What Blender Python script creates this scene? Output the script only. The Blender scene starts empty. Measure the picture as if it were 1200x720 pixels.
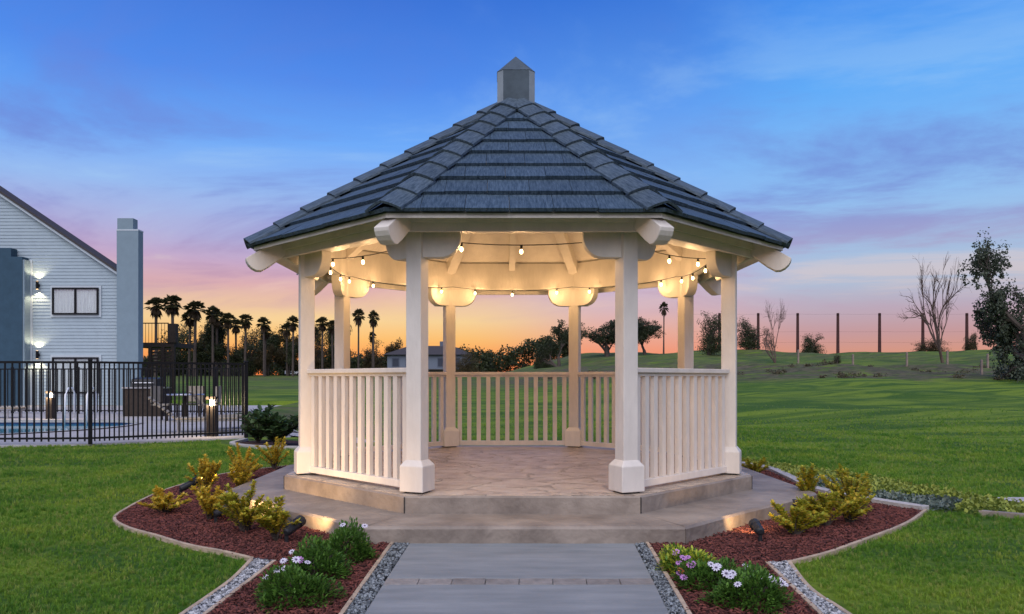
import bpy, math, random
import numpy as np
from mathutils import Vector, Matrix

S = bpy.context.scene
COL = S.collection
PI = math.pi
rad = math.radians
random.seed(7)
RNG = np.random.default_rng(11)

# ------------------------------------------------------------------ camera
cam_d = bpy.data.cameras.new('camera')
cam = bpy.data.objects.new('camera', cam_d)
COL.objects.link(cam)
cam.location = (0, 0, 1.19)
cam.rotation_euler = (rad(90), 0, 0)
cam_d.sensor_width = 36
cam_d.lens = 26.67
cam_d.shift_x = 0.0144
cam_d.shift_y = 0.070
cam_d.clip_start = 0.05
cam_d.clip_end = 3000
S.camera = cam
S.render.resolution_x, S.render.resolution_y = 1024, 614

# ------------------------------------------------------------------ view
S.view_settings.view_transform = 'Standard'
S.view_settings.look = 'None'
S.view_settings.exposure = 0.0
S.view_settings.gamma = 1.0
S.render.engine = 'CYCLES'
S.cycles.max_bounces = 6
S.cycles.diffuse_bounces = 3
S.cycles.glossy_bounces = 3
S.cycles.transparent_max_bounces = 8
S.cycles.sample_clamp_indirect = 4.0
S.cycles.use_denoising = True


def s2l(c):
    return tuple(((v / 255) / 12.92 if v <= 10 else (((v / 255) + .055) / 1.055) ** 2.4) for v in c)


# ------------------------------------------------------------------ world: dusk sky
W = bpy.data.worlds.new('World')
S.world = W
W.use_nodes = True


def build_world():
    nt = W.node_tree
    N, L = nt.nodes, nt.links
    N.clear()

    def math_(op, a, b=None, c=None, clamp=False):
        n = N.new('ShaderNodeMath')
        n.operation = op
        n.use_clamp = clamp
        for i, v in enumerate((a, b, c)):
            if v is None:
                continue
            if isinstance(v, (int, float)):
                n.inputs[i].default_value = v
            else:
                L.new(v, n.inputs[i])
        return n.outputs[0]

    def smooth(x, a, b):
        n = N.new('ShaderNodeMapRange')
        n.interpolation_type = 'SMOOTHSTEP'
        L.new(x, n.inputs[0])
        n.inputs[1].default_value = a
        n.inputs[2].default_value = b
        return n.outputs[0]

    def ramp(x, stops):
        n = N.new('ShaderNodeValToRGB')
        L.new(x, n.inputs[0])
        e = n.color_ramp.elements
        n.color_ramp.interpolation = 'EASE' if False else 'LINEAR'
        while len(e) < len(stops):
            e.new(.5)
        for el, (p, c) in zip(e, stops):
            el.position = p
            el.color = (*s2l(c), 1)
        return n.outputs[0]

    def mix(f, a, b):
        n = N.new('ShaderNodeMix')
        n.data_type = 'RGBA'
        if isinstance(f, (int, float)):
            n.inputs[0].default_value = f
        else:
            L.new(f, n.inputs[0])
        for sock, v in ((n.inputs[6], a), (n.inputs[7], b)):
            if isinstance(v, tuple):
                sock.default_value = (*s2l(v), 1)
            else:
                L.new(v, sock)
        return n.outputs[2]

    tc = N.new('ShaderNodeTexCoord').outputs['Generated']
    sp = N.new('ShaderNodeSeparateXYZ')
    L.new(tc, sp.inputs[0])
    x, y, z = sp.outputs
    # streaky cirrus: noise on the plane the clouds lie in
    zc = math_('ADD', math_('MAXIMUM', z, 0.0), 0.10)
    u = math_('DIVIDE', x, zc)
    v = math_('DIVIDE', y, zc)
    cb = N.new('ShaderNodeCombineXYZ')
    L.new(math_('ADD', math_('MULTIPLY', u, 0.55), math_('MULTIPLY', v, 0.16)), cb.inputs[0])
    L.new(math_('MULTIPLY', v, 0.75), cb.inputs[1])
    n1 = N.new('ShaderNodeTexNoise')
    n1.inputs['Scale'].default_value = 1.25
    n1.inputs['Detail'].default_value = 9
    n1.inputs['Roughness'].default_value = 0.60
    n1.inputs['Distortion'].default_value = 0.5
    L.new(cb.outputs[0], n1.inputs['Vector'])
    n2 = N.new('ShaderNodeTexNoise')
    n2.inputs['Scale'].default_value = 0.42
    n2.inputs['Detail'].default_value = 4
    n2.inputs['Distortion'].default_value = 0.8
    L.new(cb.outputs[0], n2.inputs['Vector'])
    # the height the colour bands are read at wavers with the cloud field
    zw = math_('ADD', z, math_('MULTIPLY', math_('SUBTRACT', n2.outputs[0], 0.5),
                               math_('MULTIPLY', smooth(z, 0.0, 0.25), 0.10)))
    warm = ramp(zw, [(0, (242, 120, 66)), (.03, (249, 160, 88)), (.05, (248, 190, 112)), (.075, (244, 210, 152)), (.097, (232, 196, 166)),
                     (.12, (216, 174, 180)), (.15, (194, 168, 202)), (.18, (174, 176, 220)), (.225, (150, 186, 240)), (.29, (108, 170, 249)),
                     (.36, (80, 140, 236)), (.45, (58, 116, 216)), (1, (40, 84, 180))])
    rose = ramp(zw, [(0, (240, 112, 76)), (.03, (242, 148, 114)), (.06, (230, 172, 156)), (.09, (214, 182, 190)), (.13, (190, 178, 210)),
                     (.18, (164, 184, 228)), (.25, (130, 180, 244)), (.33, (96, 156, 240)), (.45, (54, 116, 216)), (1, (40, 84, 180))])
    cool = ramp(zw, [(0, (236, 166, 104)), (.025, (216, 150, 122)), (.055, (196, 154, 158)), (.085, (186, 172, 190)), (.11, (176, 188, 212)),
                     (.15, (164, 190, 224)), (.2, (150, 192, 238)), (.26, (128, 186, 246)), (.33, (98, 172, 248)), (.40, (70, 146, 240)),
                     (.5, (48, 118, 220)), (1, (40, 86, 184))])
    back = ramp(zw, [(0, (120, 118, 150)), (.06, (150, 130, 160)), (.14, (178, 150, 180)), (.24, (150, 160, 212)),
                     (.45, (92, 132, 212)), (1, (38, 80, 170))])
    hl = math_('SQRT', math_('ADD', math_('MULTIPLY', x, x), math_('MULTIPLY', y, y)))
    sx = math_('DIVIDE', x, math_('MAXIMUM', hl, 0.001))
    sy = math_('DIVIDE', y, math_('MAXIMUM', hl, 0.001))
    front = mix(smooth(sx, 0.20, 0.40), mix(smooth(sx, -0.06, 0.16), warm, rose), cool)
    sky = mix(smooth(sy, 0.55, -0.25), front, back)
    # cloud tints
    band = math_('MULTIPLY', smooth(z, 0.06, 0.13), smooth(z, 0.52, 0.26))
    dark = math_('MULTIPLY', math_('MULTIPLY', smooth(n1.outputs[0], 0.47, 0.64), band), 0.66)
    dk = mix(smooth(z, 0.10, 0.24), (190, 152, 178), (110, 128, 208))
    sky = mix(dark, sky, dk)
    pale = math_('MULTIPLY', math_('MULTIPLY', smooth(n1.outputs[0], 0.48, 0.34), band), 0.45)
    pl = mix(smooth(z, 0.10, 0.22), (240, 206, 186), (164, 204, 244))
    sky = mix(pale, sky, pl)
    low = math_('MULTIPLY', math_('MULTIPLY', smooth(z, 0.015, 0.05), smooth(z, 0.17, 0.09)),
                math_('MULTIPLY', smooth(n2.outputs[0], 0.44, 0.66), 0.16))
    sky = mix(low, sky, (226, 142, 128))
    # below the horizon: dim ground colour
    sky = mix(smooth(z, 0.0, -0.04), sky, (70, 66, 62))
    bg = N.new('ShaderNodeBackground')
    L.new(sky, bg.inputs[0])
    bg.inputs[1].default_value = 1.06
    # a little of the physical evening sky on top
    ns = N.new('ShaderNodeTexSky')
    ns.sky_type = 'NISHITA'
    ns.sun_disc = False
    ns.sun_elevation = rad(1.0)
    ns.sun_rotation = rad(-12)
    bg2 = N.new('ShaderNodeBackground')
    L.new(ns.outputs[0], bg2.inputs[0])
    bg2.inputs[1].default_value = 0.05
    ms = N.new('ShaderNodeMixShader')
    ms.inputs[0].default_value = 0.06
    L.new(bg.outputs[0], ms.inputs[1])
    L.new(bg2.outputs[0], ms.inputs[2])
    out = N.new('ShaderNodeOutputWorld')
    L.new(ms.outputs[0], out.inputs[0])


build_world()

# ------------------------------------------------------------------ very soft fill lamp added behind the camera, opposite the sunset
sd = bpy.data.lights.new('soft_fill', 'SUN')
sd.energy = 3.1
sd.angle = rad(75)
sd.color = (1.0, .95, .93)
soft_fill = bpy.data.objects.new('soft_fill', sd)
COL.objects.link(soft_fill)
soft_fill.rotation_euler = Vector((0.09, 0.64, -0.76)).to_track_quat('-Z', 'Y').to_euler()


# ------------------------------------------------------------------ helpers
def link(o, parent=None):
    COL.objects.link(o)
    if parent is not None:
        o.parent = parent
    return o


def tag(o, label=None, cat=None, group=None, kind=None):
    if label:
        o['label'] = label
    if cat:
        o['category'] = cat
    if group:
        o['group'] = group
    if kind:
        o['kind'] = kind
    return o


def thing(name, label, cat, loc=(0, 0, 0), rz=0, group=None):
    o = bpy.data.objects.new(name, None)
    o.empty_display_size = .1
    link(o)
    o.location = loc
    o.rotation_euler = (0, 0, rz)
    return tag(o, label, cat, group)


class MB:
    """collects faces, then links them as one mesh object"""

    def __init__(s):
        s.v = []
        s.f = []
        s.m = []

    def add(s, verts, faces, mi=0):
        b = len(s.v)
        s.v += [tuple(p) for p in verts]
        s.f += [tuple(b + i for i in f) for f in faces]
        s.m += [mi] * len(faces)
        return s

    def box(s, x0, y0, z0, x1, y1, z1, M=None, mi=0):
        vs = [Vector(p) for p in ((x0, y0, z0), (x1, y0, z0), (x1, y1, z0), (x0, y1, z0),
                                  (x0, y0, z1), (x1, y0, z1), (x1, y1, z1), (x0, y1, z1))]
        if M:
            vs = [M @ p for p in vs]
        return s.add(vs, ((3, 2, 1, 0), (4, 5, 6, 7), (0, 1, 5, 4), (1, 2, 6, 5), (2, 3, 7, 6), (3, 0, 4, 7)), mi)

    def cbox(s, c, d, M=None, mi=0):
        return s.box(c[0] - d[0] / 2, c[1] - d[1] / 2, c[2] - d[2] / 2, c[0] + d[0] / 2, c[1] + d[1] / 2, c[2] + d[2] / 2, M, mi)

    def loft(s, rings, cap=True, mi=0):
        n = len(rings[0])
        vs = [p for r in rings for p in r]
        fs = []
        for k in range(len(rings) - 1):
            for i in range(n):
                j = (i + 1) % n
                fs.append((k * n + i, k * n + j, (k + 1) * n + j, (k + 1) * n + i))
        if cap:
            fs.append(tuple(range(n - 1, -1, -1)))
            fs.append(tuple((len(rings) - 1) * n + i for i in range(n)))
        return s.add(vs, fs, mi)

    def prism(s, poly, z0, z1, mi=0):
        return s.loft([[(x, y, z0) for x, y in poly], [(x, y, z1) for x, y in poly]], mi=mi)

    def lathe(s, prof, n=12, c=(0, 0, 0), M=None, mi=0):
        rings = []
        for r, z in prof:
            ring = [Vector((c[0] + r * math.cos(2 * PI * i / n), c[1] + r * math.sin(2 * PI * i / n), c[2] + z)) for i in range(n)]
            rings.append([M @ p for p in ring] if M else ring)
        return s.loft(rings, mi=mi)

    def tube(s, pts, radii, n=6, cap=True, mi=0):
        pts = [Vector(p) for p in pts]
        if isinstance(radii, (int, float)):
            radii = [radii] * len(pts)
        rings = []
        up = Vector((0, 0, 1))
        for i, p in enumerate(pts):
            d = (pts[min(i + 1, len(pts) - 1)] - pts[max(i - 1, 0)])
            if d.length < 1e-7:
                d = Vector((0, 0, 1))
            d.normalize()
            a = d.cross(up if abs(d.z) < .95 else Vector((1, 0, 0)))
            a.normalize()
            b = d.cross(a)
            rings.append([p + (a * math.cos(2 * PI * k / n) + b * math.sin(2 * PI * k / n)) * radii[i] for k in range(n)])
        return s.loft(rings, cap, mi)

    def mesh(s, name, smooth=False):
        me = bpy.data.meshes.new(name)
        me.from_pydata([tuple(p) for p in s.v], [], s.f)
        if any(s.m):
            me.polygons.foreach_set('material_index', s.m)
        if smooth:
            me.polygons.foreach_set('use_smooth', [True] * len(s.f))
        me.update()
        return me

    def build(s, name, mats, parent=None, smooth=False, bevel=0, seg=2):
        me = s.mesh(name, smooth)
        return mesh_obj(name, me, mats, parent, bevel, seg)


def mesh_obj(name, me, mats, parent=None, bevel=0, seg=2):
    for m in (mats if isinstance(mats, (list, tuple)) else [mats]):
        if m is not None and m.name not in [q.name for q in me.materials if q]:
            me.materials.append(m)
    o = bpy.data.objects.new(name, me)
    link(o, parent)
    if bevel:
        b = o.modifiers.new('bevel', 'BEVEL')
        b.width = bevel
        b.segments = seg
        b.limit_method = 'ANGLE'
        b.angle_limit = rad(35)
    return o


def share(name, me, parent, M=None):
    o = bpy.data.objects.new(name, me)
    link(o, parent)
    if M is not None:
        o.matrix_local = M
    return o


def copy_tree(o, parent=None):
    c = o.copy()
    link(c)
    c.parent = parent
    for ch in o.children:
        copy_tree(ch, c)
    return c


def np_mesh(name, V, F, mi=None, smooth=False):
    """V (n,3), F (m,k) with constant k"""
    me = bpy.data.meshes.new(name)
    V = np.ascontiguousarray(V, dtype=np.float32)
    F = np.ascontiguousarray(F, dtype=np.int32)
    k = F.shape[1]
    me.vertices.add(len(V))
    me.vertices.foreach_set('co', V.ravel())
    me.loops.add(F.size)
    me.loops.foreach_set('vertex_index', F.ravel())
    me.polygons.add(len(F))
    me.polygons.foreach_set('loop_start', np.arange(0, F.size, k, dtype=np.int32))
    if mi is not None:
        me.polygons.foreach_set('material_index', np.ascontiguousarray(mi, dtype=np.int32))
    if smooth:
        me.polygons.foreach_set('use_smooth', np.ones(len(F), dtype=bool))
    me.update(calc_edges=True)
    me.validate()
    return me


def instanced(tv, tf, P, R, sc):
    """copy template (tv,tf) to points P with rotation matrices R (n,3,3) and scale sc (n,3)"""
    n = len(P)
    V = np.einsum('nij,nkj->nki', R, tv[None] * sc[:, None, :]) + P[:, None, :]
    F = (tf[None] + (np.arange(n) * len(tv))[:, None, None]).reshape(-1, tf.shape[1])
    return V.reshape(-1, 3), F


def rand_rot(n, rng, tilt=None):
    """random rotations; tilt limits the lean off z"""
    a = rng.uniform(0, 2 * PI, n)
    if tilt is None:
        t = np.arccos(rng.uniform(-1, 1, n))
    else:
        t = np.abs(rng.normal(0, tilt, n))
    b = rng.uniform(0, 2 * PI, n)
    ca, sa, ct, st, cb, sb = np.cos(a), np.sin(a), np.cos(t), np.sin(t), np.cos(b), np.sin(b)
    o, z = np.ones(n), np.zeros(n)
    Rz = np.stack([ca, -sa, z, sa, ca, z, z, z, o], -1).reshape(-1, 3, 3)
    Rx = np.stack([o, z, z, z, ct, -st, z, st, ct], -1).reshape(-1, 3, 3)
    Rb = np.stack([cb, -sb, z, sb, cb, z, z, z, o], -1).reshape(-1, 3, 3)
    return Rz @ Rx @ Rb


def in_poly(X, Y, poly):
    r = np.zeros(X.shape, bool)
    n = len(poly)
    for i in range(n):
        x0, y0 = poly[i]
        x1, y1 = poly[(i + 1) % n]
        c = ((y0 > Y) != (y1 > Y))
        with np.errstate(divide='ignore', invalid='ignore'):
            r ^= c & (X < (x1 - x0) * (Y - y0) / (y1 - y0 + 1e-12) + x0)
    return r


# ------------------------------------------------------------------ materials
MATS = {}


def mat(name, col, rough=.7, var=.15, scale=8, bump=0, bscale=30, metal=0, col2=None, rand=0, stretch=None,
        emit=None, estr=0, spec=.3, trans=0, detail=5, world=False, island=0):
    m = bpy.data.materials.new(name)
    MATS[name] = m
    m.use_nodes = True
    nt = m.node_tree
    N, L = nt.nodes, nt.links
    p = N['Principled BSDF']
    p.inputs['Roughness'].default_value = rough
    p.inputs['Metallic'].default_value = metal
    p.inputs['Specular IOR Level'].default_value = spec
    tc = N.new('ShaderNodeTexCoord')
    mp = N.new('ShaderNodeMapping')
    L.new(N.new('ShaderNodeNewGeometry').outputs['Position'] if world else tc.outputs['Object'], mp.inputs[0])
    if stretch:
        mp.inputs['Scale'].default_value = stretch
    if rand:
        oi = N.new('ShaderNodeObjectInfo')
        cb = N.new('ShaderNodeVectorMath')
        cb.operation = 'SCALE'
        cb.inputs[0].default_value = (7.3, 5.1, 9.7)
        L.new(oi.outputs['Random'], cb.inputs['Scale'])
        L.new(cb.outputs[0], mp.inputs['Location'])
    nz = N.new('ShaderNodeTexNoise')
    nz.inputs['Scale'].default_value = scale
    nz.inputs['Detail'].default_value = detail
    nz.inputs['Roughness'].default_value = .6
    L.new(mp.outputs[0], nz.inputs['Vector'])
    cr = N.new('ShaderNodeValToRGB')
    e = cr.color_ramp.elements
    e[0].position, e[1].position = .3, .7
    c2 = col2 if col2 else tuple(min(1, c * (1 + var)) for c in col)
    c1 = col if col2 else tuple(c * (1 - var) for c in col)
    e[0].color = (*c1, 1)
    e[1].color = (*c2, 1)
    if island:
        gi = N.new('ShaderNodeNewGeometry')
        im = N.new('ShaderNodeMix')
        im.inputs[0].default_value = island
        L.new(nz.outputs[0], im.inputs[2])
        L.new(gi.outputs['Random Per Island'], im.inputs[3])
        L.new(im.outputs[0], cr.inputs[0])
        e[0].position, e[1].position = .15, .95
    else:
        L.new(nz.outputs[0], cr.inputs[0])
    out = cr.outputs[0]
    if rand:
        mx = N.new('ShaderNodeHueSaturation')
        mr = N.new('ShaderNodeMapRange')
        L.new(oi.outputs['Random'], mr.inputs[0])
        mr.inputs[3].default_value = 1 - rand
        mr.inputs[4].default_value = 1 + rand
        L.new(mr.outputs[0], mx.inputs['Value'])
        L.new(out, mx.inputs['Color'])
        out = mx.outputs[0]
    L.new(out, p.inputs['Base Color'])
    if bump:
        nb = N.new('ShaderNodeTexNoise')
        nb.inputs['Scale'].default_value = bscale
        nb.inputs['Detail'].default_value = 6
        L.new(mp.outputs[0], nb.inputs['Vector'])
        b = N.new('ShaderNodeBump')
        b.inputs['Strength'].default_value = bump
        b.inputs['Distance'].default_value = .02
        L.new(nb.outputs[0], b.inputs['Height'])
        L.new(b.outputs[0], p.inputs['Normal'])
    if emit:
        p.inputs['Emission Color'].default_value = (*emit, 1)
        p.inputs['Emission Strength'].default_value = estr
    if trans:
        tr = N.new('ShaderNodeBsdfTranslucent')
        L.new(out, tr.inputs[0])
        ms = N.new('ShaderNodeMixShader')
        ms.inputs[0].default_value = trans
        L.new(p.outputs[0], ms.inputs[1])
        L.new(tr.outputs[0], ms.inputs[2])
        L.new(ms.outputs[0], N['Material Output'].inputs[0])
    return m


white = mat('white_paint', (.68, .625, .55), .5, .09, 6, .22, 34, stretch=(1, 1, .35), rand=.03, detail=8)
tilem = mat('slate_tile', (.022, .044, .066), .6, .4, 16, .9, 26, rand=.10, stretch=(5, .5, 1), col2=(.09, .135, .18))
capm = mat('slate_cap', (.03, .05, .066), .6, .4, 16, .7, 24, rand=.12, stretch=(5, .6, 1), col2=(.10, .138, .17))
felt = mat('roof_felt', (.02, .022, .025), .9, .2)
finm = mat('finial_metal', (.075, .10, .12), .7, .2, 6, .1, 40, spec=.15)
fintrim = mat('finial_trim', (.26, .30, .32), .6, .12, 6, spec=.2)
deckc = mat('stamped_concrete', (.38, .285, .205), .24, .3, 5, .0, 10, col2=(.60, .485, .37), spec=.8)
stepc = mat('step_concrete', (.15, .122, .098), .6, .3, 2.6, .7, 12, col2=(.33, .275, .22), spec=.4, detail=9)
jointm = mat('joint_dark', (.03, .028, .026), .9, .2)
pathc = mat('path_concrete', (.165, .182, .188), .7, .18, 2.2, .35, 50, col2=(.265, .28, .28), stretch=(.7, 3.5, 1), detail=10)
brickm = mat('paver_brick', (.225, .205, .185), .8, .25, 12, .3, 40, rand=.15)
woodedge = mat('edging_wood', (.40, .31, .22), .75, .25, 10, .3, 30, stretch=(1, 1, 6))
curbm = mat('curb_concrete', (.40, .38, .36), .8, .2, 9, .4, 40)
soil = mat('mulch_soil', (0.045, .018, .015), .95, .4, 20, .8, 40)
chipm = mat('bark_chip', (.035, .010, .009), .85, .5, 22, .0, 20, col2=(.20, .062, .046), island=.8)
gravd = mat('gravel_dark', (.012, .016, .019), .7, .5, 45, col2=(.27, .30, .31), island=.85)
gravl = mat('gravel_pale', (.03, .034, .04), .7, .5, 45, col2=(.52, .53, .53), island=.85)
blackm = mat('black_metal', (.010, .010, .011), .6, .2, 20, spec=.15)
darkplastic = mat('black_plastic', (.018, .019, .021), .5, .2, 20)
glassl = mat('lamp_lens', (.5, .4, .3), .2, emit=(1, .62, .28), estr=6)
bulbm = mat('bulb_glow', (1, .8, .5), .3, emit=(1, .64, .28), estr=16)
sidingm = mat('siding_white', (.33, .405, .44), .6, .05, 3)
trimm = mat('trim_white', (.46, .52, .55), .55, .05, 3)
chimm = mat('stucco_blue', (.20, .27, .31), .85, .06, 3, .2, 60)
wingm = mat('stucco_navy', (.035, .075, .11), .85, .12, 3, .3, 60)
roofm = mat('far_roof', (.055, .048, .045), .8, .25, 20)
barkm = mat('bark', (.07, .055, .045), .9, .3, 20, .6, 30)
palebark = mat('pale_bark', (.26, .20, .16), .85, .3, 12, .4, 20)
polem = mat('pole_wood', (.075, .032, .028), .9, .3, 10)
deckm = mat('pool_deck_concrete', (.38, .36, .34), .8, .12, 2, .2, 40)
tilewater = mat('pool_tile', (.02, .05, .12), .3, .4, 30)
poolin = mat('pool_plaster', (.20, .42, .50), .6, .1)
metalw = mat('white_metal', (.75, .75, .75), .4, .05)
metalg = mat('brushed_steel', (.5, .5, .5), .3, .1, metal=.8)
cushm = mat('canvas_tan', (.30, .26, .20), .9, .15)
dwood = mat('dark_wood', (.035, .026, .02), .8, .3, 12)
rockm = mat('dark_rock', (.045, .045, .05), .8, .4, 8, .8, 14)


def leafmat(name, c1, c2, trans=.3, rough=.5, scale=3, world=False):
    return mat(name, c1, rough, 0, scale, col2=c2, trans=trans, spec=.25, world=world, island=.6)


lf_yel = leafmat('leaf_gold', (.56, .40, .03), (.86, .66, .10), .45, scale=14)
lf_yg = leafmat('leaf_yellow_green', (.28, .31, .025), (.60, .56, .07), .45, scale=14)
lf_grn = leafmat('leaf_green', (.045, .115, .018), (.11, .22, .035), .3, scale=14)
lf_dark = leafmat('leaf_dark', (.026, .036, .015), (.070, .082, .030), .2)
lf_oak = leafmat('leaf_oak', (.022, .032, .015), (.055, .066, .028), .2)
lf_brn = leafmat('leaf_brownish', (.05, .040, .016), (.11, .085, .032), .25)
lf_palm = leafmat('leaf_palm', (.035, .038, .016), (.085, .080, .034), .2)
lf_dead = leafmat('leaf_dead_frond', (.05, .036, .022), (.09, .065, .04), .1)
lf_euc = leafmat('leaf_eucalyptus', (.035, .05, .032), (.11, .13, .08), .25)
lf_ole = leafmat('leaf_oleander', (.03, .065, .022), (.10, .16, .055), .25, scale=10)
lf_gc1 = leafmat('groundcover_grey', (.06, .09, .07), (.22, .26, .22), .2, scale=20)
lf_gc2 = leafmat('groundcover_lime', (.14, .19, .03), (.40, .44, .08), .25, scale=20)
petw = mat('petal_white', (.58, .55, .62), .6, .06)
petp = mat('petal_purple', (.48, .22, .50), .6, .15)
peto = mat('petal_orange', (.60, .18, .07), .6, .15)
pcent = mat('daisy_centre', (.10, .07, .14), .7, .2)


def grass_material():
    m = bpy.data.materials.new('lawn')
    m.use_nodes = True
    nt = m.node_tree
    N, L = nt.nodes, nt.links
    p = N['Principled BSDF']
    p.inputs['Roughness'].default_value = .85
    p.inputs['Specular IOR Level'].default_value = .1
    tc = N.new('ShaderNodeTexCoord').outputs['Object']

    def noise(sc, det=5, st=None, dist=0):
        n = N.new('ShaderNodeTexNoise')
        n.inputs['Scale'].default_value = sc
        n.inputs['Detail'].default_value = det
        n.inputs['Roughness'].default_value = .62
        n.inputs['Distortion'].default_value = dist
        if st:
            mp = N.new('ShaderNodeMapping')
            mp.inputs['Scale'].default_value = st
            L.new(tc, mp.inputs[0])
            L.new(mp.outputs[0], n.inputs['Vector'])
        else:
            L.new(tc, n.inputs['Vector'])
        return n.outputs[0]

    def ramp(f, a, b, lo=.35, hi=.65):
        r = N.new('ShaderNodeValToRGB')
        r.color_ramp.elements[0].position = lo
        r.color_ramp.elements[1].position = hi
        r.color_ramp.elements[0].color = (*a, 1)
        r.color_ramp.elements[1].color = (*b, 1)
        L.new(f, r.inputs[0])
        return r.outputs[0]

    def mixc(f, a, b):
        n = N.new('ShaderNodeMix')
        n.data_type = 'RGBA'
        if isinstance(f, float):
            n.inputs[0].default_value = f
        else:
            L.new(f, n.inputs[0])
        L.new(a, n.inputs[6])
        L.new(b, n.inputs[7])
        return n.outputs[2]

    big = ramp(noise(.24, 9, (.7, 2.6, 1), 1.1), (.016, .062, .007), (.175, .240, .020), .43, .58)
    fine = ramp(noise(26, 4), (.028, .075, .008), (.16, .23, .035), .35, .7)
    g = mixc(.45, big, fine)
    dry = ramp(noise(1.6, 6, (1, 2, 1)), (.045, .050, .022), (.14, .115, .07), .35, .68)
    at = N.new('ShaderNodeAttribute')
    at.attribute_name = 'dry'
    pm = N.new('ShaderNodeMath')
    pm.operation = 'MULTIPLY'
    pr = N.new('ShaderNodeMapRange')
    pr.interpolation_type = 'SMOOTHSTEP'
    L.new(noise(.5, 5, (1, 1.6, 1), .5), pr.inputs[0])
    pr.inputs[1].default_value = .30
    pr.inputs[2].default_value = .55
    L.new(at.outputs['Fac'], pm.inputs[0])
    L.new(pr.outputs[0], pm.inputs[1])
    g = mixc(pm.outputs[0], g, dry)
    L.new(g, p.inputs['Base Color'])
    b = N.new('ShaderNodeBump')
    b.inputs['Strength'].default_value = .6
    b.inputs['Distance'].default_value = .04
    L.new(noise(22, 6), b.inputs['Height'])
    L.new(b.outputs[0], p.inputs['Normal'])
    return m


lawnm = grass_material()


def blade_material():
    m = bpy.data.materials.new('grass_blade')
    m.use_nodes = True
    N, L = m.node_tree.nodes, m.node_tree.links
    p = N['Principled BSDF']
    p.inputs['Roughness'].default_value = .6
    p.inputs['Specular IOR Level'].default_value = .2
    pos = N.new('ShaderNodeNewGeometry').outputs['Position']
    oi = N.new('ShaderNodeObjectInfo').outputs['Random']

    def noise(sc, det):
        n = N.new('ShaderNodeTexNoise')
        n.inputs['Scale'].default_value = sc
        n.inputs['Detail'].default_value = det
        n.inputs['Roughness'].default_value = .6
        L.new(pos, n.inputs['Vector'])
        return n.outputs[0]

    def ramp(f, stops):
        r = N.new('ShaderNodeValToRGB')
        e = r.color_ramp.elements
        while len(e) < len(stops):
            e.new(.5)
        for el, (q, c) in zip(e, stops):
            el.position = q
            el.color = (*c, 1)
        L.new(f, r.inputs[0])
        return r.outputs[0]

    def mix(f, a_, b_):
        n = N.new('ShaderNodeMix')
        n.data_type = 'RGBA'
        if isinstance(f, float):
            n.inputs[0].default_value = f
        else:
            L.new(f, n.inputs[0])
        L.new(a_, n.inputs[6])
        L.new(b_, n.inputs[7])
        return n.outputs[2]

    patch = ramp(noise(1.1, 6), [(.36, (.040, .145, .013)), (.5, (.135, .28, .027)), (.64, (.34, .42, .045))])
    tuft = ramp(oi, [(0, (.034, .12, .011)), (.5, (.15, .30, .030)), (.86, (.29, .40, .05)), (.93, (.44, .39, .13))])
    c = mix(.5, patch, tuft)
    L.new(c, p.inputs['Base Color'])
    tr = N.new('ShaderNodeBsdfTranslucent')
    L.new(c, tr.inputs[0])
    ms = N.new('ShaderNodeMixShader')
    ms.inputs[0].default_value = .3
    L.new(p.outputs[0], ms.inputs[1])
    L.new(tr.outputs[0], ms.inputs[2])
    L.new(ms.outputs[0], N['Material Output'].inputs[0])
    return m


bladem = blade_material()


def stamped_bump(m):
    nt = m.node_tree
    N, L = nt.nodes, nt.links
    p = N['Principled BSDF']
    tc = N.new('ShaderNodeTexCoord').outputs['Object']
    mp = N.new('ShaderNodeMapping')
    mp.inputs['Scale'].default_value = (1, 1.5, 1)
    L.new(tc, mp.inputs[0])
    v = N.new('ShaderNodeTexVoronoi')
    v.feature = 'DISTANCE_TO_EDGE'
    v.inputs['Scale'].default_value = 2.0
    nz = N.new('ShaderNodeTexNoise')
    nz.inputs['Scale'].default_value = 4.5
    nz.inputs['Detail'].default_value = 7
    nz.inputs['Roughness'].default_value = .65
    L.new(mp.outputs[0], nz.inputs['Vector'])
    mxv = N.new('ShaderNodeVectorMath')
    mxv.operation = 'MULTIPLY_ADD'
    L.new(nz.outputs['Color'], mxv.inputs[0])
    mxv.inputs[1].default_value = (.35, .35, .35)
    L.new(mp.outputs[0], mxv.inputs[2])
    L.new(mxv.outputs[0], v.inputs['Vector'])
    mr = N.new('ShaderNodeMapRange')
    L.new(v.outputs['Distance'], mr.inputs[0])
    mr.inputs[2].default_value = .035
    ad = N.new('ShaderNodeMath')
    ad.operation = 'MULTIPLY_ADD'
    L.new(nz.outputs[0], ad.inputs[0])
    ad.inputs[1].default_value = 1.6
    L.new(mr.outputs[0], ad.inputs[2])
    b = N.new('ShaderNodeBump')
    b.inputs['Strength'].default_value = .8
    b.inputs['Distance'].default_value = .03
    L.new(ad.outputs[0], b.inputs['Height'])
    L.new(b.outputs[0], p.inputs['Normal'])


stamped_bump(deckc)


def water_material():
    m = bpy.data.materials.new('pool_water')
    m.use_nodes = True
    N, L = m.node_tree.nodes, m.node_tree.links
    p = N['Principled BSDF']
    p.inputs['Base Color'].default_value = (.03, .30, .40, 1)
    p.inputs['Roughness'].default_value = .06
    p.inputs['Transmission Weight'].default_value = .25
    p.inputs['IOR'].default_value = 1.33
    nz = N.new('ShaderNodeTexNoise')
    nz.inputs['Scale'].default_value = 3.5
    nz.inputs['Detail'].default_value = 3
    b = N.new('ShaderNodeBump')
    b.inputs['Strength'].default_value = .25
    L.new(nz.outputs[0], b.inputs['Height'])
    L.new(b.outputs[0], p.inputs['Normal'])
    return m


waterm = water_material()


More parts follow.
